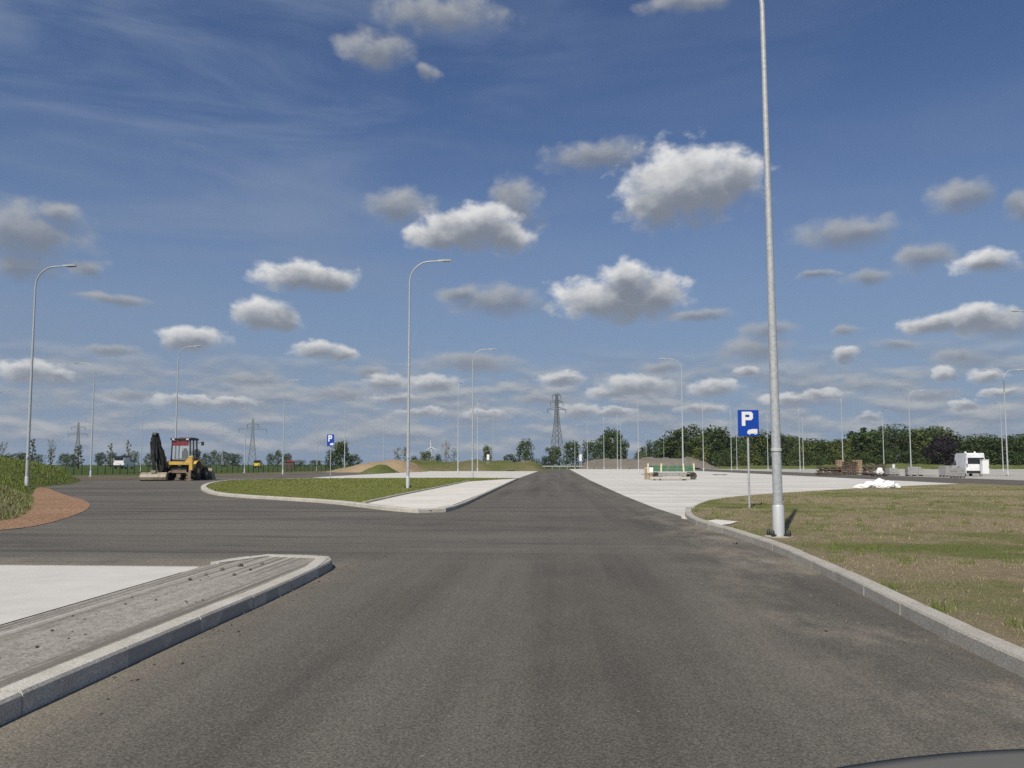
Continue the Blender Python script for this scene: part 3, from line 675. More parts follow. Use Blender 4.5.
blade_field('dry_weeds', bank_poly, 26000, (.05, .15), (.007, .012), bz, M['straw_blades'], 0.6, 38, 12, 0.8, lambda X, Y: (X > -30) & (Y < 30), 16)

# ------------------------------------------------------------------ the summer air
def build_haze():
    mb = MB(); mb.box((0, 0, 34.0), (3200, 3200, 74))
    m = bpy.data.materials.new('haze air'); m.use_nodes = True; n = m.node_tree.nodes; n.clear()
    out = n.new('ShaderNodeOutputMaterial'); v = n.new('ShaderNodeVolumePrincipled')
    v.inputs['Color'].default_value = (0.86, 0.90, 0.96, 1); v.inputs['Density'].default_value = HAZE; v.inputs['Anisotropy'].default_value = 0.1
    m.node_tree.links.new(v.outputs[0], out.inputs['Volume'])
    tag(mb.build('haze', m), kind='stuff')
HAZE = 0.0001
build_haze()
# ------------------------------------------------------------------ street lamps
LH = 11.6
def arm_points(reach=2.1, r=1.05):
    pts = [(0, 0, 9.2), (0, 0, LH - r)]
    for k in range(1, 9):
        a = math.pi / 2 * k / 8; pts.append((r * (1 - math.cos(a)), 0, LH - r + r * math.sin(a)))
    pts.append((reach - .35, 0, LH + 0.03)); return pts
def lamp_proto(double=False):
    t = thing('street_lamp', 'x', 'street lamp')
    mb = MB(); mb.tube([(0, 0, .58), (0, 0, 3), (0, 0, 6), (0, 0, 9.2)], [.082, .074, .060, .045], 14)
    pole = mb.build('pole', M['galv'], t)
    mb = MB(); mb.lathe([(.096, 0.0), (.096, .57), (.086, .60)], n=16); mb.build('base_sleeve', M['white_metal'], t)
    mb = MB(); mb.lathe([(.235, -.10), (.235, .006), (.22, .012)], n=14)
    mb.build('footing', M['kerb'], t)
    for k in range(4):
        mb = MB(); a = math.pi / 4 + math.pi / 2 * k; mb.lathe([(.03, 0.01), (.034, .05), (.022, .12), (.012, .13)], (.19 * math.cos(a), .19 * math.sin(a), 0), n=8)
        mb.box((.15 * math.cos(a), .15 * math.sin(a), .03), (.12, .02, .03), (0, 0, a)); mb.build('anchor_bolt', M['black'], t)
    mb = MB(); mb.lathe([(.083, 1.62), (.090, 1.625), (.090, 1.675), (.083, 1.68)], n=16); mb.box((.02, -.095, 1.56), (.08, .04, .07))
    mb.build('pole_band', M['white_metal'], t)
    for s in ((1, -1) if double else (1,)):
        mb = MB(); mb.tube([(s * x, y, z) for x, y, z in arm_points(1.95)], [.047, .044] + [.038] * 8 + [.03], 10)
        arm = mb.build('arm', M['galv'], t)
        h = MB()
        prof = [(1.45, .035), (1.50, .075), (1.75, .125), (2.0, .135), (2.14, .10), (2.18, .04)]
        top = [(s * x, y * 1.0, LH + .075) for x, w in prof for y in (-w, w)]; bot = [(s * x, y * .85, LH + .0) for x, w in prof for y in (-w, w)]
        vs = top + bot; n = len(top); fs = []
        for i in range(len(prof) - 1):
            a = 2 * i; fs += [(a, a + 1, a + 3, a + 2), (n + a, n + a + 2, n + a + 3, n + a + 1), (a, a + 2, n + a + 2, n + a), (a + 1, n + a + 1, n + a + 3, a + 3)]
        fs += [(0, n, n + 1, 1), (n - 2, n - 1, 2 * n - 1, 2 * n - 2)]
        h.add(vs, fs); hd = h.build('lamp_head', M['lamp_grey'], t)
        g = MB(); g.box((s * 1.9, 0, LH - .008), (.34, .17, .018)); g.build('lens', M['glass'], hd)
    return t
LG = 'galvanised street lamps of the new parking area'
proto = lamp_proto(); proto2 = lamp_proto(True)
RT, LF, AW, TO = 0.0, math.pi, math.pi / 2, -math.pi / 2
lamps = [   # bearing px, distance, arm heading, ground level, label
    (779, None, LF, .08, 'nearest street lamp, thick tall pole on the right verge leaving the picture top'),
    (408, 39.2, RT, .09, 'street lamp on the front corner of the middle lawn, arm over the road'),
    (27.5, 39.0, RT, .06, 'street lamp at the foot of the weedy bank beside the red path'),
    (91, 77, LF, .02, 'street lamp by the wire fence, curved arm turned left, behind the red path'),
    (175, 66.5, RT, .0, 'street lamp standing right behind the backhoe cab'),
    (283, 94, RT, .0, 'street lamp on the far lawn edge, between lattice tower and small parking sign'),
    (244.6, 116, LF, .0, 'thin street lamp just left of the lattice tower between backhoe and lawn'),
    (141, 143, RT, .0, 'thin distant street lamp close left of the backhoe boom'),
    (222, 182, RT, .0, 'faint far street lamp close right of the backhoe cab'),
    (317, 151, LF, .0, 'faint street lamp just left of the small blue parking sign'),
    (344.5, 128, RT, .0, 'street lamp in front of the left foot of the brown sand mound'),
    (383.5, 149, RT, .0, 'street lamp in front of the grassy patch on the brown sand mound'),
    (458, 97, AW, .0, 'leftmost of three close street lamps on the left concrete bay, arm pointing away'),
    (472.5, 70, RT, .08, 'street lamp with a rightward arm, middle and tallest of three left of the road'),
    (477.5, 125, AW, .0, 'rightmost and shortest of three close street lamps on the left concrete bay'),
    (493, 152, AW, .0, 'small far street lamp before the grass bank, just left of the road end'),
    (575, 205, RT, .0, 'far street lamp straight beyond the road end at its right'),
    (587.5, 196, AW, .0, 'far street lamp in front of the left end of the grey spoil mound'),
    (604, 170, AW, .0, 'street lamp in front of the tall dark trees over the grey spoil mound'),
    (617.5, 164, AW, .0, 'nearer one of a close pair of street lamps before the grey spoil mound'),
    (621, 190, AW, .0, 'farther one of a close pair of street lamps before the grey spoil mound'),
    (638.5, 119, LF, .0, 'street lamp with a leftward arm at the far left of the concrete yard'),
    (683, 77, LF, .0, 'tall street lamp rising behind the green trailer on the concrete yard'),
    (703.5, 138, AW, .0, 'street lamp between the green trailer and the blue parking sign'),
    (646.5, 262, AW, .0, 'very far thin street lamp above the left end of the green trailer'),
    (664, 250, AW, .0, 'very far thin street lamp above the middle of the green trailer'),
    (731.5, 150, AW, .0, 'thin street lamp at the left edge of the near parking sign'),
    (737, 172, AW, .0, 'thin far street lamp hidden in part by the near parking sign'),
    (768, 160, AW, .0, 'far street lamp seen close left of the nearest thick pole'),
    (800, 145, AW, .0, 'nearer of two adjoining street lamps right of the nearest thick pole'),
    (803.5, 172, AW, .0, 'farther of two adjoining street lamps right of the nearest thick pole'),
    (843, 122, AW, .0, 'street lamp rising behind the pallets of stacked brick'),
    (884, 150, TO, .0, 'street lamp whose round head faces the viewer, behind the timber stack'),
    (911, 113, RT, .0, 'street lamp with a rightward arm behind the pallet of grey blocks'),
    (1003, 135, AW, .0, 'thin far street lamp just left of the two armed lamp'),
    (1052, 54, LF, .0, 'street lamp out of the right edge, only the end of its arm in view'),
    (-6, 106, RT, .0, 'street lamp at the left edge, only its arm end in view'),
]
first = True
for px, Y, hd, z, lab in lamps:
    if Y is None: x, y = G(779, 536.5, .08)
    else: x, y = A(px, Y)
    if first: L = proto; first = False
    else: L = dup(proto, skip=('anchor_bolt',) if Y > 45 else ())
    L.location = (x, y, z); L.rotation_euler = (0, 0, hd + (random.uniform(-.12, .12) if Y and Y > 60 else 0)); L['label'] = lab; L['group'] = LG
    L.scale = (1, 1, 1)
    if Y is None: L.scale = (1, 1, .885); L.rotation_euler[1] = .0075      # the nearest one is a shorter mast and leans a little
x, y = A(1007.5, 88); proto2.location = (x, y, 0); proto2['label'] = 'two armed street lamp beyond the white cabinet at the right'; proto2['group'] = LG

# ------------------------------------------------------------------ parking signs
def letter_P(mb, cx, cz, h, y, d):
    """blocky P as thin raised plates; stem, bowl ring"""
    w = h * .80; s = h * .25; x0, x1, z0, z1 = cx - w / 2, cx + w / 2, cz - h / 2, cz + h / 2
    zm = z0 + h * .40; c = h * .13
    mb.prism([(x0, z0), (x0 + s, z0), (x0 + s, z1), (x0, z1)], d, 'y', y)
    mb.prism([(x0 + s, z1 - s * .85), (x1 - s * 1.0, z1 - s * .85), (x1 - c, z1), (x0 + s, z1)], d, 'y', y)
    mb.prism([(x0 + s, zm), (x1 - c, zm), (x1 - s, zm + s * .85), (x0 + s, zm + s * .85)], d, 'y', y)
    mb.prism([(x1 - c, zm), (x1, zm + c), (x1, z1 - c), (x1 - c, z1), (x1 - s, z1 - s * .85), (x1 - s, zm + s * .85)], d, 'y', y)
def parking_sign(lab, loc, rz, k=1.0, kz=1.0):
    t = thing('parking_sign', lab, 'road sign', loc, rz, 'blue parking signs')
    mb = MB(); mb.tube([(0, 0, -.1), (0, 0, 2.70)], .030, 12); mb.build('post', M['galv'], t)
    mb = MB(); mb.rbox((0, -.055, 2.57), (.60, .018, .74), .006)
    pn = mb.build('sign_panel', M['blue'], t)
    mb = MB(); letter_P(mb, -.03, 2.69, .40, -.067, .006); mb.build('letter', M['white'], pn)
    mb = MB()   # white lorry symbol at the lower right of the panel
    yy = -.067
    mb.prism([(-.04, 2.27), (.25, 2.27), (.25, 2.40), (.08, 2.40), (.07, 2.385), (.01, 2.385), (-.04, 2.33)], .006, 'y', yy)
    for wx in (.02, .19): mb.lathe([(.028, -.070), (.028, -.064)], (wx, 0, 2.268), 'y', 12)
    mb.build('lorry_symbol', M['white'], pn)
    mb = MB()
    for z in (2.35, 2.8): mb.box((0, -.03, z), (.30, .025, .03)); mb.lathe([(.04, z - .02), (.04, z + .02)], n=12)
    mb.build('bracket', M['dark_metal'], t)
    for ch in t.children:
        if not ch.name.startswith('post'): ch.location.z -= .19
    t.scale = (k, k, kz); return t
x, y = G(749.5, 507.5, .08); parking_sign('near blue parking sign on a grey post in the right verge', (x, y, .075), 0.10)
x, y = A(330.5, 70); parking_sign('small distant blue parking sign beyond the back edge of the middle lawn', (x, y, .0), -.15, 1.15, 1.45)

# ------------------------------------------------------------------ trees
def leaf_quads(P, size, up=0.25, out=None):
    n = len(P); a = rng.normal(size=(n, 3)); a[:, 2] += up
    if out is not None: a = a * .55 + out * 1.1
    a /= np.linalg.norm(a, axis=1)[:, None]
    b = np.cross(a, rng.normal(size=(n, 3))); b /= np.linalg.norm(b, axis=1)[:, None]; c = np.cross(a, b)
    s = rng.uniform(.55, 1.25, n)[:, None] * size
    V = np.stack([P - b * s, P - c * s * .55, P + b * s, P + c * s * .55], 1)
    return V.reshape(-1, 3), (np.arange(n)[:, None] * 4 + np.array([[0, 1, 2, 3]]))
def tree_proto(kind, seed, leafmat, trunk_frac=.25, spread=.5, n=1500, size=.34, nclump=26, top=1.0):
    """10 m tall tree; spread = crown half width / height"""
    global rng
    keep_r = rng; rng = np.random.default_rng(seed); r_ = random.Random(seed)
    t = link(kind, None)
    Hh = 10.0; tf = trunk_frac * Hh; W = spread * Hh
    mb = MB(); bend = [(0, 0, -.2)]
    for k in range(1, 6): bend.append((r_.uniform(-.2, .2), r_.uniform(-.2, .2), Hh * .8 * k / 5))
    mb.tube(bend, [.24, .20, .16, .12, .08, .03], 7)
    cents = []
    for i in range(nclump):
        u = (i + .5) / nclump; z = tf + (Hh * .93 - tf) * u ** .85
        f = (z - tf) / (Hh - tf)
        if kind == 'conifer': rad = W * (1 - f) * .9 + .1
        elif kind == 'poplar': rad = W * (math.sin(math.pi * min(1, .12 + f * .86)) ** .6)
        elif kind == 'bush': rad = W * (1 - f ** 2.2) ** .5
        else: rad = W * (max(0, 1 - ((f - .38) / .66) ** 2)) ** .5
        a = i * 2.399 + r_.uniform(-.5, .5); q = rad * r_.uniform(.25, .92)
        c = np.array([q * math.cos(a), q * math.sin(a), z]); cr = r_.uniform(.75, 1.45) * (W / 4.2 if kind in ('poplar', 'conifer') else W / 3.4)
        cr = max(cr, .35)
        cents.append((c, cr))
        if i % 2 == 0:
            z0 = max(tf * .6, z - q * .7 - .4); mb.tube([(0, 0, z0), (c[0] * .5, c[1] * .5, (z0 + z) / 2 + .1), tuple(c)], [.09, .06, .02], 5)
    mb.build('trunk', M['bark'], t)
    per = max(8, n // nclump); P = []; O = []
    for c, cr in cents:
        d = rng.normal(size=(per, 3)); d /= np.linalg.norm(d, axis=1)[:, None]
        rr = cr * (.45 + .6 * rng.random((per, 1)) ** .6); v = d * rr; v[:, 2] *= .78
        P.append(c + v); O.append(d + .35 * (c - [0, 0, .45 * Hh]) / (.5 * Hh))
    P = np.concatenate(P); O = np.concatenate(O); P[:, 2] = np.clip(P[:, 2], .15, Hh * 1.02)
    V, F = leaf_quads(P, size, .25, O)
    link('crown', fast_mesh('crown', V, F, leafmat), t)
    rng = keep_r; return t
TP = {
    'broad': [tree_proto('broadleaf_tree', 10 + i, M['leaf'], .12, .42 + .05 * i, 1900, .36, 30) for i in range(4)],
    'edge': [tree_proto('woodland_tree', 30 + i, M['leaf'], .04, .40 + .06 * i, 2000, .36, 34) for i in range(4)],
    'pale': [tree_proto('pale_tree', 50, M['leaf_pale'], .15, .36, 1700, .30, 28)],
    'dark': [tree_proto('copper_beech', 60, M['leaf_dark'], .03, .48, 2400, .36, 34)],
    'conifer': [tree_proto('conifer', 70, M['leaf_pine'], .1, .20, 1300, .28, 30)],
    'poplar': [tree_proto('poplar', 80 + i, M['leaf_pale'], .10, .13 + .05 * i, 420, .26, 18) for i in range(2)],
    'sparse': [tree_proto('sparse_tree', 90 + i, M['leaf_pale'], .25, .30 + .06 * i, 420, .24, 16) for i in range(2)],
    'bush': [tree_proto('bush', 95 + i, M['leaf'], .01, .55 + .1 * i, 1100, .46, 24) for i in range(3)],
}
used = set()
def tree(kind, px, ytop, Y, width_px, label, group=None, z=0.0, mat=None, cat='tree', var=None):
    lst = TP[kind]; p = lst[(var if var is not None else int(px)) % len(lst)]
    x, y = A(px, Y); h = H(ytop, Y) - z; wd = width_px / FPX * Y * 1.25
    sz = h / 10.0; cr = p.children; sp = max(abs(v) for c in p.children if c.name.startswith('crown') for co in c.bound_box for v in (co[0],))
    sx = wd / 2 / sp
    if p.name in used: o = dup(p)
    else: o = p; used.add(p.name)
    o.location = (x, y, z); o.rotation_euler = (0, 0, random.uniform(0, 6.28)); o.scale = (sx, sx, sz)
    tag(o, label, cat, group); return o
W1 = 'trees of the wood along the right horizon'
def prof_r(px): return np.interp(px, [652, 662, 676, 690, 705, 722, 738, 752, 765, 785, 800, 812, 830, 850, 875, 890, 905, 918, 930, 945, 962, 972, 985, 1000, 1012, 1024, 1060], [453, 447, 432, 426, 424, 428, 434, 432, 436, 434, 432, 434, 437, 434, 432, 431, 428, 429, 430, 431, 434, 438, 434, 434, 437, 436, 434])
px = 672.0; i = 0
while px < 1062:
    d = 265 - (px - 660) * .08 + random.uniform(-6, 6)
    tree('edge', px, prof_r(px) + random.choice((-3, -1, 0, 4, 7, 11)) + random.uniform(-1, 1), d, random.uniform(26, 40), 'dark green broadleaf tree in the wood edge along the right horizon', W1, var=i)
    if i % 2 == 0: tree('broad', px + random.uniform(-6, 6), prof_r(px) + random.uniform(0, 8), d + 22, random.uniform(24, 36), 'dark green broadleaf tree in the wood edge along the right horizon', W1, var=i // 2)
    px += random.uniform(9, 14); i += 1
for p_, yt, w_ in ((682, 450, 20), (702, 448, 22), (722, 451, 20), (748, 450, 22), (772, 452, 22), (796, 450, 20), (818, 452, 22), (842, 450, 22), (866, 452, 22), (890, 450, 22), (912, 451, 22), (966, 451, 22), (988, 450, 22), (1012, 451, 24)):
    tree('bush', p_, yt, 246 - (p_ - 660) * .05, w_, 'low green shrub at the foot of the wood edge along the right horizon', 'shrubs below the wood', var=p_, cat='shrub')
tree('dark', 945, 436, 214, 30, 'dark purple copper beech standing in front of the green wood')
tree('pale', 941, 427, 262, 34, 'tall pale leaved tree rising above the dark purple beech')
tree('conifer', 853, 430, 268, 12, 'left and smaller of two pointed conifers above the wood')
tree('conifer', 865, 426, 268, 14, 'right and taller of two pointed conifers above the wood')
MG = 'trees behind the grey spoil mound'
tree('broad', 612, 429, 262, 28, 'tallest dark tree behind the grey spoil mound', MG, var=0)
tree('broad', 603, 436, 258, 18, 'dark tree on the left flank of the tallest one behind the grey mound', MG, var=1)
tree('broad', 621, 440, 255, 16, 'dark tree on the right flank of the tallest one behind the grey mound', MG, var=2)
tree('broad', 590, 441, 262, 22, 'round dark tree above the left end of the grey spoil mound', MG, var=3)
tree('broad', 572, 441, 266, 20, 'round dark tree straight beyond the road end, right of the lattice tower', MG, var=0)
tree('broad', 554, 446, 270, 18, 'low dark tree at the foot of the central lattice tower', MG, var=1)
tree('bush', 546, 456, 240, 14, 'dark bush left of the central lattice tower foot', MG, cat='bush')
tree('bush', 640, 452, 260, 16, 'small dark bush behind the middle of the grey spoil mound', MG, cat='bush')
tree('broad', 655, 441, 268, 18, 'small round tree behind the grey mound above the green trailer', MG, var=2)
tree('bush', 645, 447, 275, 16, 'lower tree left of the small round one above the green trailer', MG, cat='bush')
tree('bush', 669, 449, 272, 14, 'low tree right of the small round one above the green trailer', MG, cat='bush')
tree('broad', 525, 439.5, 190, 22, 'leafy tree behind the right end of the grass bank, left of the road end', var=3)
tree('bush', 510, 454, 180, 15, 'low bush beside the leafy tree on the grass bank', cat='bush')
tree('bush', 533, 459, 160, 18, 'bright green weedy bush on the right end of the grass bank', cat='bush')
tree('broad', 487, 445, 180, 11, 'small narrow tree with a white board before it on the grass bank', var=1)
tree('sparse', 446, 440, 182, 10, 'thin airy tree, left of two above the grass bank')
tree('sparse', 454, 447, 182, 9, 'thin airy tree, right and lower of two above the grass bank', var=1)
tree('bush', 426, 451, 180, 16, 'dark round bush behind the grass bank near the white turbine', cat='bush')
tree('bush', 414, 456, 180, 9, 'small dark bush left of the round one behind the grass bank', cat='bush')
tree('bush', 438, 454, 170, 8, 'light green bush on the crest of the grass bank', cat='bush')
tree('sparse', 398, 446.5, 165, 11, 'reddish thin tree behind the crest of the sand mound')
tree('poplar', 405, 445, 165, 6, 'narrow tree just left of the lawn lamp above the sand mound')
tree('broad', 341, 441, 200, 22, 'bushy green tree behind the small parking sign', var=0)
tree('bush', 331, 450, 200, 14, 'bush at the left foot of the tree behind the small parking sign', cat='bush')
tree('bush', 354, 454, 205, 14, 'bush at the right foot of the tree behind the small parking sign', cat='bush')
FL = 'trees along the left horizon'
for i, (p_, yt, w_) in enumerate([(8, 454, 18), (22, 452, 18), (38, 454, 14), (64, 453, 14), (72, 454, 14), (100, 452, 12), (112, 452, 12), (124, 454, 10), (134, 451, 12), (196, 449, 12), (206, 453, 12), (214, 450, 12), (224, 451, 12), (232, 453, 11), (238, 454, 10), (270, 453, 9), (278, 450, 11), (287, 453, 10), (150, 453, 12), (162, 454, 10), (300, 460, 14), (316, 460, 14)]):
    tree('broad' if i % 2 else 'bush', p_, yt, 330 + (i * 37) % 60, w_, 'small far dark tree in the low line along the left horizon', FL, var=i)
tree('sparse', 51, 437, 150, 10, 'tall thin tree right of the bank lamp on the left')
tree('poplar', 50.5, 447, 120, 5, 'small thin sapling behind the bank crest')
tree('poplar', 78, 443, 200, 13, 'thin tree in front of the leftmost lattice tower', var=1)
tree('poplar', 32, 436, 150, 7, 'narrow thin tree hidden partly by the bank lamp')
tree('poplar', 110, 441, 210, 5, 'very thin sapling left of the white van across the field')
tree('poplar', 127.5, 437, 210, 6, 'very thin tall sapling above the white van across the field')
tree('sparse', 2, 439, 90, 9, 'leafy twig ends of a tree at the left picture edge')
for k, lst in TP.items():                       # prototypes that stayed unused
    for p in lst:
        if p.name not in used:
            for ch in list(p.children): bpy.data.objects.remove(ch)
            bpy.data.objects.remove(p)

# ------------------------------------------------------------------ lattice towers, turbine
def lattice_tower(label, px, Y, ht, rz, arms, r=.14):
    x, y = A(px, Y); t = thing('lattice_tower', label, 'pylon', (x, y, 0), rz, 'power line towers')
    mb = MB(); w0, w1 = ht * .085, ht * .018
    def hw(z): return w0 + (w1 * 1.4 - w0) * min(1, z / (ht * .62)) if z < ht * .62 else w1 * 1.4 + (w1 * .5 - w1 * 1.4) * (z - ht * .62) / (ht * .38)
    zs = [0]; 
    while zs[-1] < ht - 1.5: zs.append(min(ht, zs[-1] + max(1.7, hw(zs[-1]) * 1.5)))
    for a, b in zip(zs, zs[1:]):
        for sx, sy in ((1, 1), (1, -1), (-1, -1), (-1, 1)): mb.bar((sx * hw(a), sy * hw(a), a), (sx * hw(b), sy * hw(b), b), r * 2.0)
        for s in (1, -1):
            for u in (1, -1):
                mb.bar((u * hw(a), s * hw(a), a), (-u * hw(b), s * hw(b), b), r); mb.bar((s * hw(a), u * hw(a), a), (s * hw(b), -u * hw(b), b), r)
            mb.bar((-hw(b), s * hw(b), b), (hw(b), s * hw(b), b), r)
    mb.build('tower_body', M['pylon'], t)
    for z, L in arms:
        z *= ht; mb = MB()
        for s in (1, -1):
            for q in (1, -1): mb.bar((s * hw(z), q * hw(z), z), (s * L, 0, z + .1), r * 1.5); mb.bar((s * hw(z), q * hw(z), z + 1.6), (s * L, 0, z + .2), r * 1.5)
            for k in (.35, .65): mb.bar((s * L * k, 0, z), (s * L * k, 0, z + 1.6 * (1 - k)), r)
        am = mb.build('cross_arm', M['pylon'], t)
        mb = MB()
        for s in (1, -1): mb.tube([(s * L * .97, 0, z), (s * L * .97, 0, z - 2.2)], .14, 6)
        mb.build('insulator', M['dark_metal'], am)
    return t
lattice_tower('tall lattice power tower above the far end of the road', 557, 474, H(392, 474), .5, ((.76, 6.5), (.86, 4.5), (.95, 3.0)))
lattice_tower('lattice power tower right of the backhoe beyond the left field', 252, 560, H(416, 560), .3, ((.74, 10.0), (.84, 4.0)), .15)
lattice_tower('smallest lattice power tower at the far left behind thin trees', 77, 640, H(421, 640), .4, ((.72, 7.5), (.88, 5.5)), .16)
x, y = A(431, 1350); t = thing('wind_turbine', 'tiny white wind turbine on the horizon above the grass bank', 'wind turbine', (x, y, 0))
mb = MB(); mb.tube([(0, 0, 0), (0, 0, 30)], [1.6, 1.0], 10); mb.build('tower', M['white'], t)
mb = MB(); mb.rbox((0, 0, 30.6), (1.8, 4, 1.8), .3); mb.build('nacelle', M['white'], t)
for k in range(3):
    a = R(95 + 120 * k); mb = MB(); mb.tube([(0, -2.2, 30.6), (4 * math.cos(a), -2.2, 30.6 + 4 * math.sin(a)), (13 * math.cos(a), -2.2, 30.6 + 13 * math.sin(a))], [.6, .75, .15], 6)
    mb.build('blade', M['white'], t)

# ------------------------------------------------------------------ fence and guard rail
fa, fb = Vector((*A(66, 92), 0)), Vector((*A(345, 140), 0)); L = (fb - fa).length
t = thing('wire_fence', 'long low green wire mesh fence along the left field', 'fence', fa, math.atan2(fb.y - fa.y, fb.x - fa.x))
mb = MB()
for z in np.arange(.08, 1.16, .12): mb.bar((0, 0, z), (L, 0, z), .012)
for x in np.arange(0, L, .30): mb.bar((x, 0, .05), (x, 0, 1.15), .010)
mb.build('wire_panel', M['mesh_green'], t)
mb = MB(); mb.box((0, .03, .62), (.07, .07, 1.3)); pm = mb.mesh('post', M['mesh_green'])
for k in range(int(L / 1.05) if L / 1.05 < 95 else 95):
    o = link('post', pm, t); o.location = (k * L / 95 if L / 1.05 >= 95 else k * 1.05, 0, 0)
ga, gb = Vector((*A(500, 208), 0)), Vector((*A(660, 203), 0)); L = (gb - ga).length
t = thing('guard_rail', 'pale steel guard rail across the far end of the road', 'guard rail', ga, math.atan2(gb.y - ga.y, gb.x - ga.x))
mb = MB(); mb.prism([(-.04, .55), (-.10, .62), (-.04, .69), (-.10, .76), (-.04, .83), (-.02, .83), (-.02, .55)], L, 'x', L / 2); mb.build('rail', M['galv'], t)
mb = MB(); mb.box((0, .02, .40), (.10, .06, .82)); pm = mb.mesh('post', M['galv'])
for k in range(int(L / 2) + 1): link('post', pm, t).location = (k * 2.0, 0, 0)
# ------------------------------------------------------------------ backhoe loader
def wheel(parent, c, r, w, rimmat, n=28):
    mb = MB(); x = w / 2
    mb.lathe([(r * .55, -x * .9), (r * .80, -x), (r * .95, -x * .85), (r, -x * .55), (r, x * .55), (r * .95, x * .85), (r * .80, x), (r * .55, x * .9)], (0, 0, 0), 'x', n)
    for k in range(n):
        a = 2 * math.pi * k / n; mb.box((0 + (.22 * w if k % 2 else -.22 * w), r * 1.0 * math.cos(a), r * 1.0 * math.sin(a)), (w * .52, r * .10, r * .045), (a - math.pi / 2, 0, 0))
    t = mb.build('wheel', M['rubber'], parent, c)
    mb = MB(); mb.lathe([(.08 * r, -x * .95), (.30 * r, -x * .9), (.48 * r, -x * .5), (.57 * r, -x * .88), (.57 * r, x * .88), (.48 * r, x * .5), (.30 * r, x * .9), (.08 * r, x * .95)], (0, 0, 0), 'x', 20)
    mb.build('rim', rimmat, t); return t
def backhoe():
    x, y = A(184, 60.8)
    t = thing('backhoe_loader', 'yellow backhoe loader seen from behind, dark boom folded up on its left side', 'backhoe loader', (x, y, 0), R(5))
    # chassis and engine hood
    mb = MB(); mb.box((0, .9, .78), (.9, 3.6, .45)); mb.box((0, -.95, .85), (1.3, .35, .55)); mb.box((0, -.3, .75), (1.15, 1.2, .35)); mb.box((0, -.1, .62), (2.0, .25, .25)); mb.box((0, 2.1, .62), (1.6, .22, .22))
    mb.build('chassis', M['dark_metal'], t)
    mb = MB(); mb.prism([(.75, 1.0), (2.7, 1.0), (2.75, 1.45), (2.55, 1.65), (.75, 1.85)], 1.0, 'x'); hd = mb.build('engine_hood', M['yellow'], t)
    mb = MB(); mb.box((0, 2.74, 1.25), (.8, .04, .4)); mb.build('grille', M['black'], hd)
    mb = MB(); mb.tube([(.32, 1.6, 1.7), (.32, 1.6, 2.5)], .055, 10); mb.build('exhaust_pipe', M['black'], hd)
    # cab
    cb = MB(); z0, z1 = 1.35, 3.18; pr = [(-.74, -.72), (.74, -.72), (.74, .78), (-.74, .78)]
    for (a, b) in pr: cb.bar((a, b, z0), (a * .93, b * .95, z1), .085)
    for s in (-1, 1): cb.bar((s * .74, .02, z0), (s * .69, .02, z1), .07); cb.box((s * .755, .05, 1.52), (.05, 1.5, .34))
    cb.box((0, -.74, 1.48), (1.5, .05, .26)); cb.box((0, .80, 1.55), (1.5, .05, .4)); cb.box((0, 0.03, 1.32), (1.5, 1.52, .06))
    cab = cb.build('cab_frame', M['black'], t)
    mb = MB(); mb.rbox((0, .02, 3.27), (1.62, 1.75, .17), .05); rf = mb.build('cab_roof', M['black'], cab)
    mb = MB(); mb.box((.25, .05, 3.375), (.9, 1.2, .05)); mb.build('roof_panel', M['redroof'], cab)
    for nm, c, s in (('rear_window', (0, -.716, 2.36), (1.38, .012, 1.5)), ('front_window', (0, .765, 2.45), (1.38, .012, 1.35))):
        mb = MB(); mb.box(c, s); mb.build(nm, M['cab_glass'], cab)
    for s in (-1, 1):
        mb = MB(); mb.box((s * .715, .03, 2.40), (.012, 1.38, 1.42)); mb.build('side_window', M['cab_glass'], cab)
    mb = MB(); mb.box((-.02, -.74, 2.94), (1.24, .02, .38)); mb.build('sun_blind', M['redroof'], cab)
    mb = MB(); mb.rbox((0, -.10, 1.62), (.52, .50, .16), .05); mb.rbox((0, .15, 2.0), (.50, .13, .70), .05); mb.rbox((0, .17, 2.45), (.28, .1, .2), .04); mb.build('driver_seat', M['black'], cab)
    for s in (-1, 1):
        mb = MB(); mb.bar((s * .70, .72, 3.0), (s * 1.08, .85, 3.05), .03); mb.rbox((s * 1.12, .85, 2.95), (.05 + .18, .05, .32), .02); mb.build('mirror', M['black'], cab)
        mb = MB(); mb.rbox((s * .55, -.86, 3.24), (.2, .08, .12), .02); mb.build('work_light', M['white_metal'], cab)
    # fenders and wheels
    for s in (-1, 1):
        mb = MB(); out = [(.82 * math.cos(R(a)) - .05, .76 + .82 * math.sin(R(a))) for a in range(20, 165, 12)]; inn = [(.78 * math.cos(R(a)) - .05, .76 + .78 * math.sin(R(a))) for a in range(164, 19, -12)]
        mb.prism(out + inn, .46, 'x', s * .96); mb.build('fender', M['yellow'], t)
        wheel(t, (s * .98, -.05, .75), .75, .44, M['yellow']); wheel(t, (s * .92, 2.1, .52), .52, .34, M['yellow'], 22)
        for nm, c in (('tail_light', (s * .95, -1.28, 1.72)),):
            mb = MB(); mb.box(c, (.14, .05, .12)); mb.build(nm, M['orange'], t)
    # rear frame
    mb = MB(); mb.rbox((0, -1.25, 1.36), (2.36, .22, .26), .03); mb.rbox((1.06, -1.28, 1.36), (.27, .30, 1.12), .04); mb.rbox((-1.06, -1.28, 1.42), (.26, .28, .50), .04)
    mb.prism([(.55, 1.48), (1.18, 1.48), (1.18, 1.95), (.95, 1.95)], .2, 'y', -1.22)
    mb.build('rear_frame', M['yellow'], t)
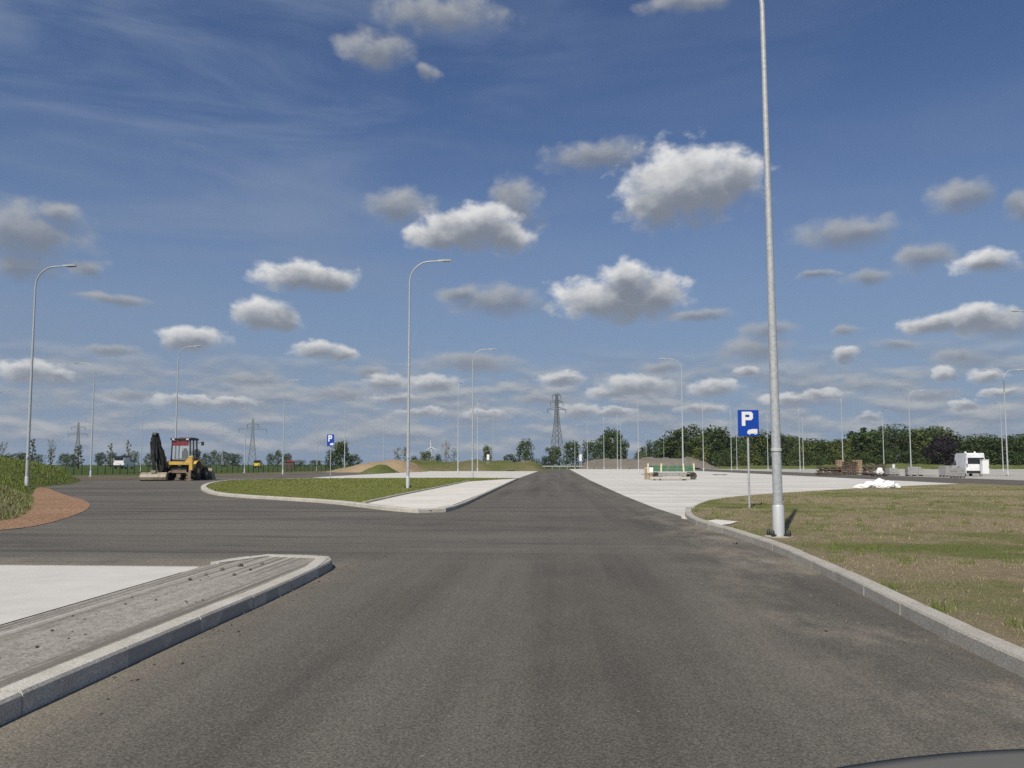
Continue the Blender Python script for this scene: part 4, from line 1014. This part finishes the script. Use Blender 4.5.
    for s in (-1, 1):
        mb = MB(); mb.bar((s * 1.0, -1.32, 1.1), (s * 1.0, -1.36, .10), .17, .20); mb.rbox((s * 1.0, -1.36, .06), (.44, .46, .12), .03); mb.bar((s * .45, -1.30, .75), (s * 1.0, -1.34, .5), .12); mb.build('stabiliser_leg', M['mud'], t)
    mb = MB(); mb.box((.15, -1.28, .72), (1.1, .16, .22)); mb.box((.1, -1.2, .45), (.3, .2, .4)); mb.build('rear_crossbeam', M['mud'], t)
    # boom slewed to the left, dipper hanging down to a wide ditching bucket
    kb = MB(); kb.rbox((-.92, -1.42, .85), (.34, .34, .9), .04); kb.build('king_post', M['boom'], t)
    b0, b1 = Vector((-1.0, -1.55, .75)), Vector((-1.55, -1.95, 3.55)); dv = (b1 - b0)
    mb = MB(); m1 = b0 + dv * .45 + Vector((.14, .0, .10)); side = Vector((0, 1, 0))
    mb.tube([b0, m1, b0 + dv * .8 + Vector((.03, 0, .04)), b1], [.20, .27, .20, .13], 8); mb.tube([b1 + Vector((-.16, 0, 0)), b1 + Vector((.16, 0, 0))], .17, 10)
    mb.prism([(-1.05, .5), (-.82, 1.0), (-1.12, 2.6), (-1.12, 2.9), (-1.36, 3.70), (-1.68, 3.70), (-1.72, 3.1), (-1.52, 1.9), (-1.30, .9)], .16, 'y', -1.78)
    bo = mb.build('boom', M['boom'], t)
    mb = MB(); mb.tube([b0 + Vector((.25, .05, .3)), b0 + dv * .55 + Vector((.34, 0, .1))], .075, 10); mb.tube([b0 + dv * .55 + Vector((.34, 0, .1)), b0 + dv * .72 + Vector((.2, 0, .1))], .04, 8); mb.build('hydraulic_ram', M['dark_metal'], bo)
    d0, d1 = Vector((-1.62, -2.0, 3.35)), Vector((-1.34, -2.25, .62))
    mb = MB(); mb.tube([d0, d0.lerp(d1, .35) + Vector((-.05, -.05, 0)), d1], [.20, .19, .12], 8); mb.box(tuple(d0.lerp(d1, .3)), (.42, .30, 1.0), (R(5), R(-3), 0))
    di = mb.build('dipper_arm', M['boom'], t)
    mb = MB(); mb.tube([d0 + Vector((.28, -.1, -.3)), d0.lerp(d1, .6) + Vector((.25, -.1, 0))], .06, 8); mb.build('hydraulic_ram', M['dark_metal'], di)
    mb = MB(); prof = [(.24 * math.cos(R(a)) * 1.25, .32 + .32 * math.sin(R(a))) for a in range(-90, 91, 18)]
    prof = [(.30, .64), (-.05, .66), (-.26, .52), (-.34, .30), (-.28, .10), (-.08, .0), (.20, .0), (.20, .03), (-.05, .05), (-.22, .14), (-.27, .30), (-.20, .48), (-.03, .60), (.30, .60)]
    mb.prism(prof, 1.92, 'x', 0)
    for s in (-1, 1): mb.prism([(.30, .64), (-.05, .66), (-.26, .52), (-.34, .30), (-.28, .10), (-.08, .0), (.20, .0)], .03, 'x', s * .95)
    mb.box((0, -.1, .72), (.34, .3, .2))
    bk = mb.build('ditching_bucket', M['bucket'], t, (-1.34, -2.35, 0)); bk.rotation_euler = (0, 0, R(6))
    # loader arms and front bucket
    for s in (-1, 1):
        mb = MB(); mb.bar((s * .62, .95, 1.62), (s * .62, 2.5, 1.25), .12, .24); mb.bar((s * .62, 2.45, 1.28), (s * .62, 3.15, .45), .12, .22); mb.build('loader_arm', M['yellow'], t)
    mb = MB(); prof = [(3.1, .95), (3.02, .5), (3.12, .1), (3.35, .02), (4.05, .02), (4.05, .05), (3.38, .07), (3.18, .16), (3.09, .5), (3.16, .95)]
    mb.prism(prof, 2.3, 'x')
    for s in (-1, 1): mb.prism([(3.1, .95), (3.02, .5), (3.12, .1), (3.35, .02), (4.05, .02), (3.6, .6), (3.16, .95)], .03, 'x', s * 1.14)
    mb.build('loader_bucket', M['bucket'], t)
    return t
backhoe()

# ------------------------------------------------------------------ vans
def van(label, loc, rz, paint, L=4.9, Wd=1.95, Ht=2.15, beacons=False, name='parked_van', group=None):
    t = thing(name, label, 'van', loc, rz, group)
    sec = [  # y, half width at sill, at waist, at roof, sill z, waist z, roof z
        (-L / 2, .44, .455, .40, .34, 1.12, Ht - .10), (-L / 2 + .10, .49, .50, .43, .30, 1.12, Ht - .02), (-L / 2 + .6, .5, .5, .435, .28, 1.12, Ht), (L * .08, .5, .5, .435, .28, 1.10, Ht),
        (L * .20, .5, .5, .42, .28, 1.08, Ht - .08), (L * .335, .49, .49, .36, .28, 1.06, 1.28), (L * .46, .46, .46, .34, .30, .86, .98), (L / 2, .38, .38, .28, .36, .66, .72)]
    mb = MB(); vs, fs = [], []; n = 8
    for (y, a, b, c, z0, z1, z2) in sec:
        for s in (-1, 1):
            q = [(a, z0), (b, (z0 + z1) / 2), (b * .985, z1), (c, z2)]
            if s > 0: q = q[::-1]
            vs += [(s * w * Wd, y, z) for w, z in q]
    for i in range(len(sec) - 1):
        for k in range(n): fs.append((i * n + k, i * n + (k + 1) % n, (i + 1) * n + (k + 1) % n, (i + 1) * n + k))
    fs += [tuple(range(n)), tuple(range((len(sec) - 1) * n + n - 1, (len(sec) - 1) * n - 1, -1))]
    mb.add(vs, fs); body = mb.build('body', paint, t)
    e = -L / 2
    mb = MB(); mb.rbox((0, e + .028, 1.62), (Wd * .80, .09, .66), .02); rw = mb.build('rear_window', M['glass'], t); rw.rotation_euler = (0, 0, 0)
    for s in (-1, 1):
        mb = MB(); mb.prism([(L * .07, 1.2), (L * .30, 1.16), (L * .19, 1.88), (L * .07, 1.92)], .03, 'x', 0); w_ = mb.build('side_window', M['glass'], t, (s * Wd * .462, 0, 0)); w_.rotation_euler = (0, R(-s * 8), 0); w_.location.x = s * (Wd * .462 + .12) ; w_.location.z = 0
        w_.location.x = s * (Wd * .475 + .19); 
        mb = MB(); mb.rbox((s * Wd * .445, e + .0, 1.15), (.09, .07, .36), .02); mb.build('tail_light', M['tail'], t)
        mb = MB(); mb.rbox((s * Wd * .58, L * .24, 1.25), (.16, .10, .26), .03); mb.build('wing_mirror', M['black'], t)
        for yy in (-L * .30, L * .30): wheel(t, (s * Wd * .43, yy, .34), .34, .22, M['lamp_grey'], 18)
    mb = MB(); mb.rbox((0, e - .03, .46), (Wd * .96, .14, .26), .04); mb.build('rear_bumper', M['black'], t)
    mb = MB(); mb.box((0, e - .012, .92), (.52, .02, .11)); mb.build('number_plate', M['white'], t)
    mb = MB(); mb.prism([(L * .345, 1.30), (L * .205, 2.0), (L * .195, 2.0), (L * .335, 1.30)], Wd * .70, 'x'); mb.build('windscreen', M['glass'], t)
    if beacons:
        for s in (-1, 1): mb = MB(); mb.lathe([(.10, 0), (.10, .12), (.06, .17)], (s * .45, -L * .2, Ht - .01)); mb.build('roof_vent', M['white'], t)
    return t
x, y = A(967, 87); van('white van parked beside the grey block pallets at the right', (x, y, .01), R(-8), M['vanw'], 5.0, 1.95, 2.45, True)
x, y = A(124, 118); van('small white van far across the left field above the fence', (x, y, .55), R(10), M['vanw'], 4.4, 1.7, 1.75)
x, y = A(258, 190); van('small yellow van far across the left field near the lattice tower', (x, y, .25), R(12), M['car_yellow'], 4.0, 1.65, 1.45)
x, y = A(290, 205); t = thing('field_shed', 'small far shed with a rust red roof left of the small parking sign', 'shed', (x, y, 0), .2)
mb = MB(); mb.box((0, 0, .9), (2.4, 2, 1.8)); mb.build('wall', M['timber'], t)
mb = MB(); mb.prism([(-1.35, 1.81), (1.35, 1.81), (0, 2.5)], 2.3, 'y'); mb.build('roof', M['redroof'], t)

# ------------------------------------------------------------------ builders' materials on the right
def pallet(parent, w, d, z=0.0):
    mb = MB()
    for k in range(6): mb.box((-w / 2 + w * (k + .5) / 6, 0, z + .125), (w / 6 * .8, d, .022))
    for k in (-1, 0, 1): mb.box((0, k * d * .44, z + .102), (w, .10, .022)); [mb.box((j * w * .42, k * d * .44, z + .046), (.14, .10, .088)) for j in (-1, 0, 1)]
    return mb.build('pallet', M['timber'], parent)
def block_stack(label, px, Y, w, d, h, rz, nx, nz, white=False, jit=.012):
    x, y = A(px, Y); t = thing('block_pallet', label, 'pallet of blocks', (x, y, .02), rz, 'pallets of grey kerb blocks')
    pallet(t, w, d); mb = MB(); bw, bh = w / nx, (h - .14) / nz
    for i in range(nx):
        for k in range(nz):
            if k == nz - 1 and random.random() < .12: continue
            mb.rbox((-w / 2 + bw * (i + .5) + random.uniform(-jit, jit), random.uniform(-jit, jit) * 2, .138 + bh * (k + .5)), (bw * .95, d * .97, bh * .96), .012)
    mb.build('blocks', M['block'], t); return t
block_stack('pallet of grey kerb blocks in front of the white van', 950, 80, 1.85, 1.0, 1.12, .25, 8, 4)
block_stack('short tilted block pallet at the corner before the white van', 957, 75, 1.1, .8, .85, .5, 5, 3)
block_stack('pallet of grey kerb blocks standing alone left of the van', 914, 86, 1.6, 1.0, .98, -.1, 6, 4)
block_stack('pale block pallet right of the timber stack, white bucket on top', 892, 90, 1.15, 1.0, .85, .1, 4, 3)
x, y = A(893.5, 90); t = thing('white_bucket', 'white bucket standing on the pale block pallet', 'bucket', (x, y, .87))
mb = MB(); mb.lathe([(.13, 0), (.17, .38), (.18, .38), (.18, .40), (.15, .40)], n=16); mb.build('pail', M['plastic'], t)
mb = MB(); mb.tube([(.18 * math.cos(a), 0, .38 + .16 * math.sin(a)) for a in np.linspace(0, math.pi, 9)], .01, 6); mb.build('handle', M['dark_metal'], t)
x, y = A(984.5, 84); t = thing('utility_cabinet', 'upright white utility cabinet beside the white van', 'cabinet', (x, y, .01), .1)
mb = MB(); mb.rbox((0, 0, .12), (.76, .45, .26), .02); mb.build('plinth', M['block'], t)
mb = MB(); mb.rbox((0, 0, .98), (.70, .40, 1.46), .02); mb.build('cabinet_box', M['vanw'], t)
mb = MB(); mb.rbox((0, 0, 1.74), (.78, .48, .06), .02); mb.build('cap', M['lamp_grey'], t)
mb = MB(); mb.rbox((0, -.206, .98), (.62, .02, 1.36), .006); dr = mb.build('door', M['white'], t)
mb = MB(); mb.box((.28, -.225, 1.0), (.03, .02, .16)); mb.build('handle', M['black'], dr)
def timber_stack(label, px, Y, w, h, d, rz, tall=1.0, mat='timber'):
    x, y = A(px, Y); t = thing('timber_stack', label, 'timber stack', (x, y, .02), rz, 'stacks of used timber')
    mb = MB(); rows = int(h / .14)
    for k in range(rows):
        z = .09 + k * .14; sag = 1 - .35 * (k / rows) * random.random()
        if k % 3 == 2:
            for i in range(4): mb.box((-w * .42 + w * .28 * i, random.uniform(-.1, .1), z), (.10, d * 1.02, .09), (0, 0, random.uniform(-.05, .05)))
        else:
            for j in range(int(d / .22)):
                if random.random() < .03: continue
                mb.box((random.uniform(-.12, .12), -d / 2 + .11 + j * .22, z), (w * sag * random.uniform(.88, 1.03), .20, random.uniform(.10, .135)), (random.uniform(-.04, .04), random.uniform(-.02, .02), random.uniform(-.03, .03)))
    mb.build('planks', M[mat], t); return t
timber_stack('long low stack of dark used planks, leftmost on the far yard', 830, 92, 3.0, 1.05, 1.4, .1)
timber_stack('shorter stack of brown planks behind the white sack', 874, 94, 2.6, 1.30, 1.4, -.08)
def brick_pallet(label, px, Y, w, h, mat, rz):
    x, y = A(px, Y); t = thing('brick_pallet', label, 'pallet of bricks', (x, y, .02), rz)
    pallet(t, w, 1.0); mb = MB(); nz = int((h - .14) / .24)
    for k in range(nz):
        for i in range(int(w / .3)):
            for j in range(3):
                if k == nz - 1 and random.random() < .3: continue
                mb.box((-w / 2 + .15 + i * .3 + random.uniform(-.02, .02), -.33 + j * .33, .26 + k * .24), (.26, .31, random.uniform(.16, .23)), (0, random.uniform(-.06, .06), random.uniform(-.15, .15)))
    mb.build('bricks', M[mat], t); return t
brick_pallet('tall untidy pallet of dark brown bricks right of the long plank stack', 850, 98, 1.6, 1.75, 'brick', .15)
brick_pallet('pallet of tan timber blocks behind the left of the brown bricks', 840, 106, 1.0, 1.9, 'tan', .0)
brick_pallet('pallet of tan timber blocks behind the right of the brown bricks', 857.5, 106, 1.0, 1.85, 'tan', .1)
def lump_mesh(name, mat, blobs, seed, amp=.35, freq=2.2, sub=4):
    bm = bmesh.new()
    for i, (c, s) in enumerate(blobs):
        q = bmesh.ops.create_icosphere(bm, subdivisions=sub, radius=1.0)['verts']
        for v in q:
            n = v.co.normalized(); k = 1 + amp * mnoise.fractal(n * freq + Vector((seed, i * 3.1, 0)), 1, 2, 4) - amp * .8 * abs(mnoise.noise(n * freq * 1.7 + Vector((0, seed, i))))
            v.co = Vector((n.x * s[0] * k + c[0], n.y * s[1] * k + c[1], max(0, n.z * s[2] * k + c[2])))
    me = bpy.data.meshes.new(name); bm.to_mesh(me); bm.free(); me.materials.append(mat); return me
x, y = G(877, 488.2, .07)
o = link('plastic_heap', lump_mesh('plastic_heap', M['plastic'], [((.15, 0, .22), (.34, .34, .27)), ((-.28, .05, .16), (.36, .34, .20)), ((.62, .02, .16), (.42, .3, .22)), ((-.72, -.02, .08), (.42, .28, .14)), ((.95, .08, .08), (.24, .22, .12)), ((.40, -.2, .12), (.26, .2, .2)), ((-1.05, .0, .04), (.2, .15, .07)), ((.05, -.26, .12), (.26, .18, .14))], 4.2, .34, 1.3))
o.location = (x, y, .055); tag(o, 'crumpled heap of white plastic sheeting at the back edge of the right verge', 'plastic heap')
x, y = A(879.5, 84); o = link('white_sack', lump_mesh('white_sack', M['plastic'], [((0, 0, .34), (.36, .3, .36)), ((.1, .02, .62), (.2, .18, .14))], 2.0, .3)); o.location = (x, y, .16); tag(o, 'bulging white sack on a dark pallet in front of the brown planks', 'sack')
x, y = A(879, 84); t = thing('dark_pallet', 'dark pallet under the white sack', 'pallet', (x, y, .02), .1); pallet(t, 1.5, .9)
x, y = A(930, 84); t = thing('loose_kerb', 'loose grey kerb stones lying on the ground left of the van pallets', 'kerb stones', (x, y, .02), .1)
mb = MB(); mb.rbox((0, 0, .1), (1.0, .3, .16), .02, (0, 0, .1)); mb.rbox((.75, .2, .1), (.9, .25, .16), .02, (0, 0, -.3)); mb.build('stones', M['block'], t)
x, y = G(720, 475.2); t = thing('steel_plate', 'flat rusty plate lying on the concrete yard left of the parking sign', 'plate', (x, y, .01), .08)
mb = MB(); mb.rbox((0, 0, .06), (1.6, .5, .05), .01); mb.build('plate_sheet', M['dark_metal'], t)
mb = MB(); mb.box((-.5, 0, .015), (.1, .5, .03)); mb.box((.5, 0, .015), (.1, .5, .03)); mb.build('batten', M['timber'], t)

# green trailer with kerb stones in front of it
x, y = A(673, 66); t = thing('flatbed_trailer', 'low trailer with green side boards and cream stakes on the concrete yard', 'trailer', (x, y, .01), R(2))
mb = MB(); mb.rbox((0, .8, .50), (3.3, 1.7, .10), .02); mb.box((0, .35, .40), (3.4, .1, .12)); mb.box((0, 1.3, .40), (3.4, .1, .12)); mb.bar((-1.7, .8, .42), (-2.5, .8, .42), .08); mb.build('deck', M['bucket'], t)
for yy in (.0, 1.6):
    for k in range(2):
        mb = MB(); mb.rbox((0, yy, .78 + k * .26), (3.5, .05, .22), .01); mb.build('side_board', M['green'], t)
for xx in (-1.72, 1.72):
    mb = MB(); mb.rbox((xx, .8, .9), (.05, 1.6, .46), .01); mb.build('end_board', M['green'], t)
for xx in (-1.0, .85, 1.72, -2.1):
    mb = MB(); mb.box((xx, -.06, .95), (.13, .07, .78), (0, R(-4 if xx > 0 else 3), 0)); mb.build('stake', M['cream'], t)
for xx in (-1.42, 1.62):
    for yy in (-.12, 1.5): wheel(t, (xx, yy, .31), .31, .16, M['dark_metal'], 16).rotation_euler = (0, 0, math.pi / 2)
x, y = A(651, 66); t = thing('white_canister', 'white canister standing at the left end of the green trailer', 'canister', (x, y, .01))
mb = MB(); mb.rbox((0, 0, .78), (.34, .26, .46), .06); mb.build('can', M['plastic'], t)
mb = MB(); mb.lathe([(.06, 1.0), (.06, 1.1)], n=10); mb.build('cap', M['black'], t)
mb = MB(); mb.rbox((0, 0, .27), (.4, .4, .54), .02); mb.build('stand', M['tan'], t)
x, y = A(646, 66); t = thing('tan_post', 'short tan timber post left of the white canister', 'post', (x, y, 0)); mb = MB(); mb.rbox((0, 0, .45), (.24, .2, .95), .02); mb.build('shaft', M['tan'], t); mb = MB(); mb.rbox((0, 0, .96), (.28, .24, .06), .01); mb.build('cap', M['cream'], t)
x, y = A(671, 62.5)
for k, (dx, dy, z, w_, lab) in enumerate(((-.1, 0, .10, 3.2, 'long pale concrete beam lying lowest in front of the green trailer'), (.1, .42, .10, 2.4, 'long grey concrete beam lying between the front beam and the green trailer'), (.15, .42, .34, 2.2, 'grey concrete beam resting on top of the rear one before the green trailer'))):
    t = thing('concrete_beam', lab, 'concrete beam', (x + dx, y + dy, z), .03, 'concrete beams before the trailer')
    mb = MB(); n = 4
    for i in range(n): mb.rbox((-w_ / 2 + w_ * (i + .5) / n, random.uniform(-.01, .01), .10), (w_ / n * .985, .26, .2), .02)
    mb.build('beam', M['block'] if k else M['pale_kerb'], t)
    mb = MB()
    for i in (-1, 1): mb.box((i * w_ * .38, 0, -.05), (.10, .34, .098))
    mb.build('bearer', M['timber'], t)
# boards
for px_, Y_, y0, y1, w_, lab in ((488, 146, 454.5, 460, 5, 'small white board standing on the grass bank'), (580.5, 208, 454.5, 461, 5, 'small white board at the left end of the grey spoil mound')):
    x, y = A(px_, Y_); t = thing('white_board', lab, 'board', (x, y, 0)); zt, zb = H(y0, Y_), H(y1, Y_); ww = w_ / FPX * Y_ * .5
    mb = MB(); mb.rbox((0, 0, (zt + zb) / 2), (ww, .06, zt - zb), .01); mb.build('panel', M['white'], t)
    for s in (-1, 1): mb = MB(); mb.box((s * ww * .4, .07, zt / 2), (.07, .07, zt)); mb.build('post', M['galv'], t)

# small stones and clods on the near pavement and kerb edges
peb = []
for (px_, py_, s) in ((240, 566, .05), (222, 570, .035), (234, 575, .03), (250, 570, .028), (205, 575, .03), (262, 564, .03), (190, 580, .03)):
    q = G(px_, py_, .11); peb.append((q[0], q[1], .11, s * .8))
for k in range(22):
    yy = random.uniform(4.6, 9); peb.append((random.uniform(-4.05, -3.0), yy, .108, random.uniform(.006, .014)))
for k in range(60):
    yy = random.uniform(4, 11); peb.append((-2.72 + random.uniform(.0, .35), yy, 0, random.uniform(.005, .016)))
for k in range(90):
    yy = random.uniform(4.5, 17); peb.append((2.75 - abs(random.gauss(0, .35)), yy, 0, random.uniform(.005, .018)))
for k in range(70): peb.append((random.uniform(-2.4, 2.6), random.uniform(4, 16), 0, random.uniform(.004, .010)))
q = G(735, 544); peb.append((q[0], q[1], 0, .05))
mb = MB()
for (a, b, z, s) in peb:
    bm = bmesh.new(); bmesh.ops.create_icosphere(bm, subdivisions=1, radius=s)
    for v in bm.verts: v.co *= random.uniform(.7, 1.25)
    mb.add([(v.co.x + a, v.co.y + b, v.co.z * .7 + z + s * .35) for v in bm.verts], [[v.index for v in f.verts] for f in bm.faces]); bm.free()
tag(mb.build('pebbles', M['rubble']), kind='stuff')

# ------------------------------------------------------------------ the car the view is taken from: only its bonnet edge shows
def own_car():
    t = thing('car', 'grey car whose bonnet edge shows at the lower right corner', 'car', (.84, 0, .004), 0)
    def bz_(u, y): return .975 - .085 * (y - .2) - .12 * (max(0, y - .85) ** 2) -   .20 * u * u - .10 * abs(u) ** 3.5
    us = np.linspace(-.78, .78, 33); ys = np.linspace(.25, 1.28, 24); V = [(u, y, bz_(u, y)) for y in ys for u in us]
    F = [(j * 33 + i, j * 33 + i + 1, (j + 1) * 33 + i + 1, (j + 1) * 33 + i) for j in range(23) for i in range(32)]
    bo = link('bonnet', fast_mesh('bonnet', V, F, M['car_paint'], True), t)
    sl = bo.modifiers.new('thickness', 'SOLIDIFY'); sl.thickness = .02; sl.offset = -1
    # body sides, nose and the cabin behind the viewpoint
    mb = MB(); prof = [(1.32, .25), (1.36, .45), (1.30, .66), (1.0, .68), (.2, .70), (-.15, .72), (-2.9, .8), (-3.0, .5), (-2.95, .25)]
    for s in (-1, 1): mb.prism(prof, .10, 'x', s * .80)
    mb.box((0, 1.29, .46), (1.5, .10, .40)); mb.box((0, -2.93, .52), (1.5, .08, .5)); mb.box((0, -.8, .27), (1.5, 4.1, .05))
    mb.build('body', M['car_paint'], t)
    mb = MB(); mb.prism([(-.75, 1.46), (-2.2, 1.46), (-2.25, 1.50), (-.72, 1.50)], 1.2, 'x'); mb.build('roof', M['car_paint'], t)
    for s in (-1, 1): wheel(t, (s * .74, .62, .31), .31, .2, M['lamp_grey'], 18); wheel(t, (s * .74, -2.1, .31), .31, .2, M['lamp_grey'], 18)
    return t
own_car()
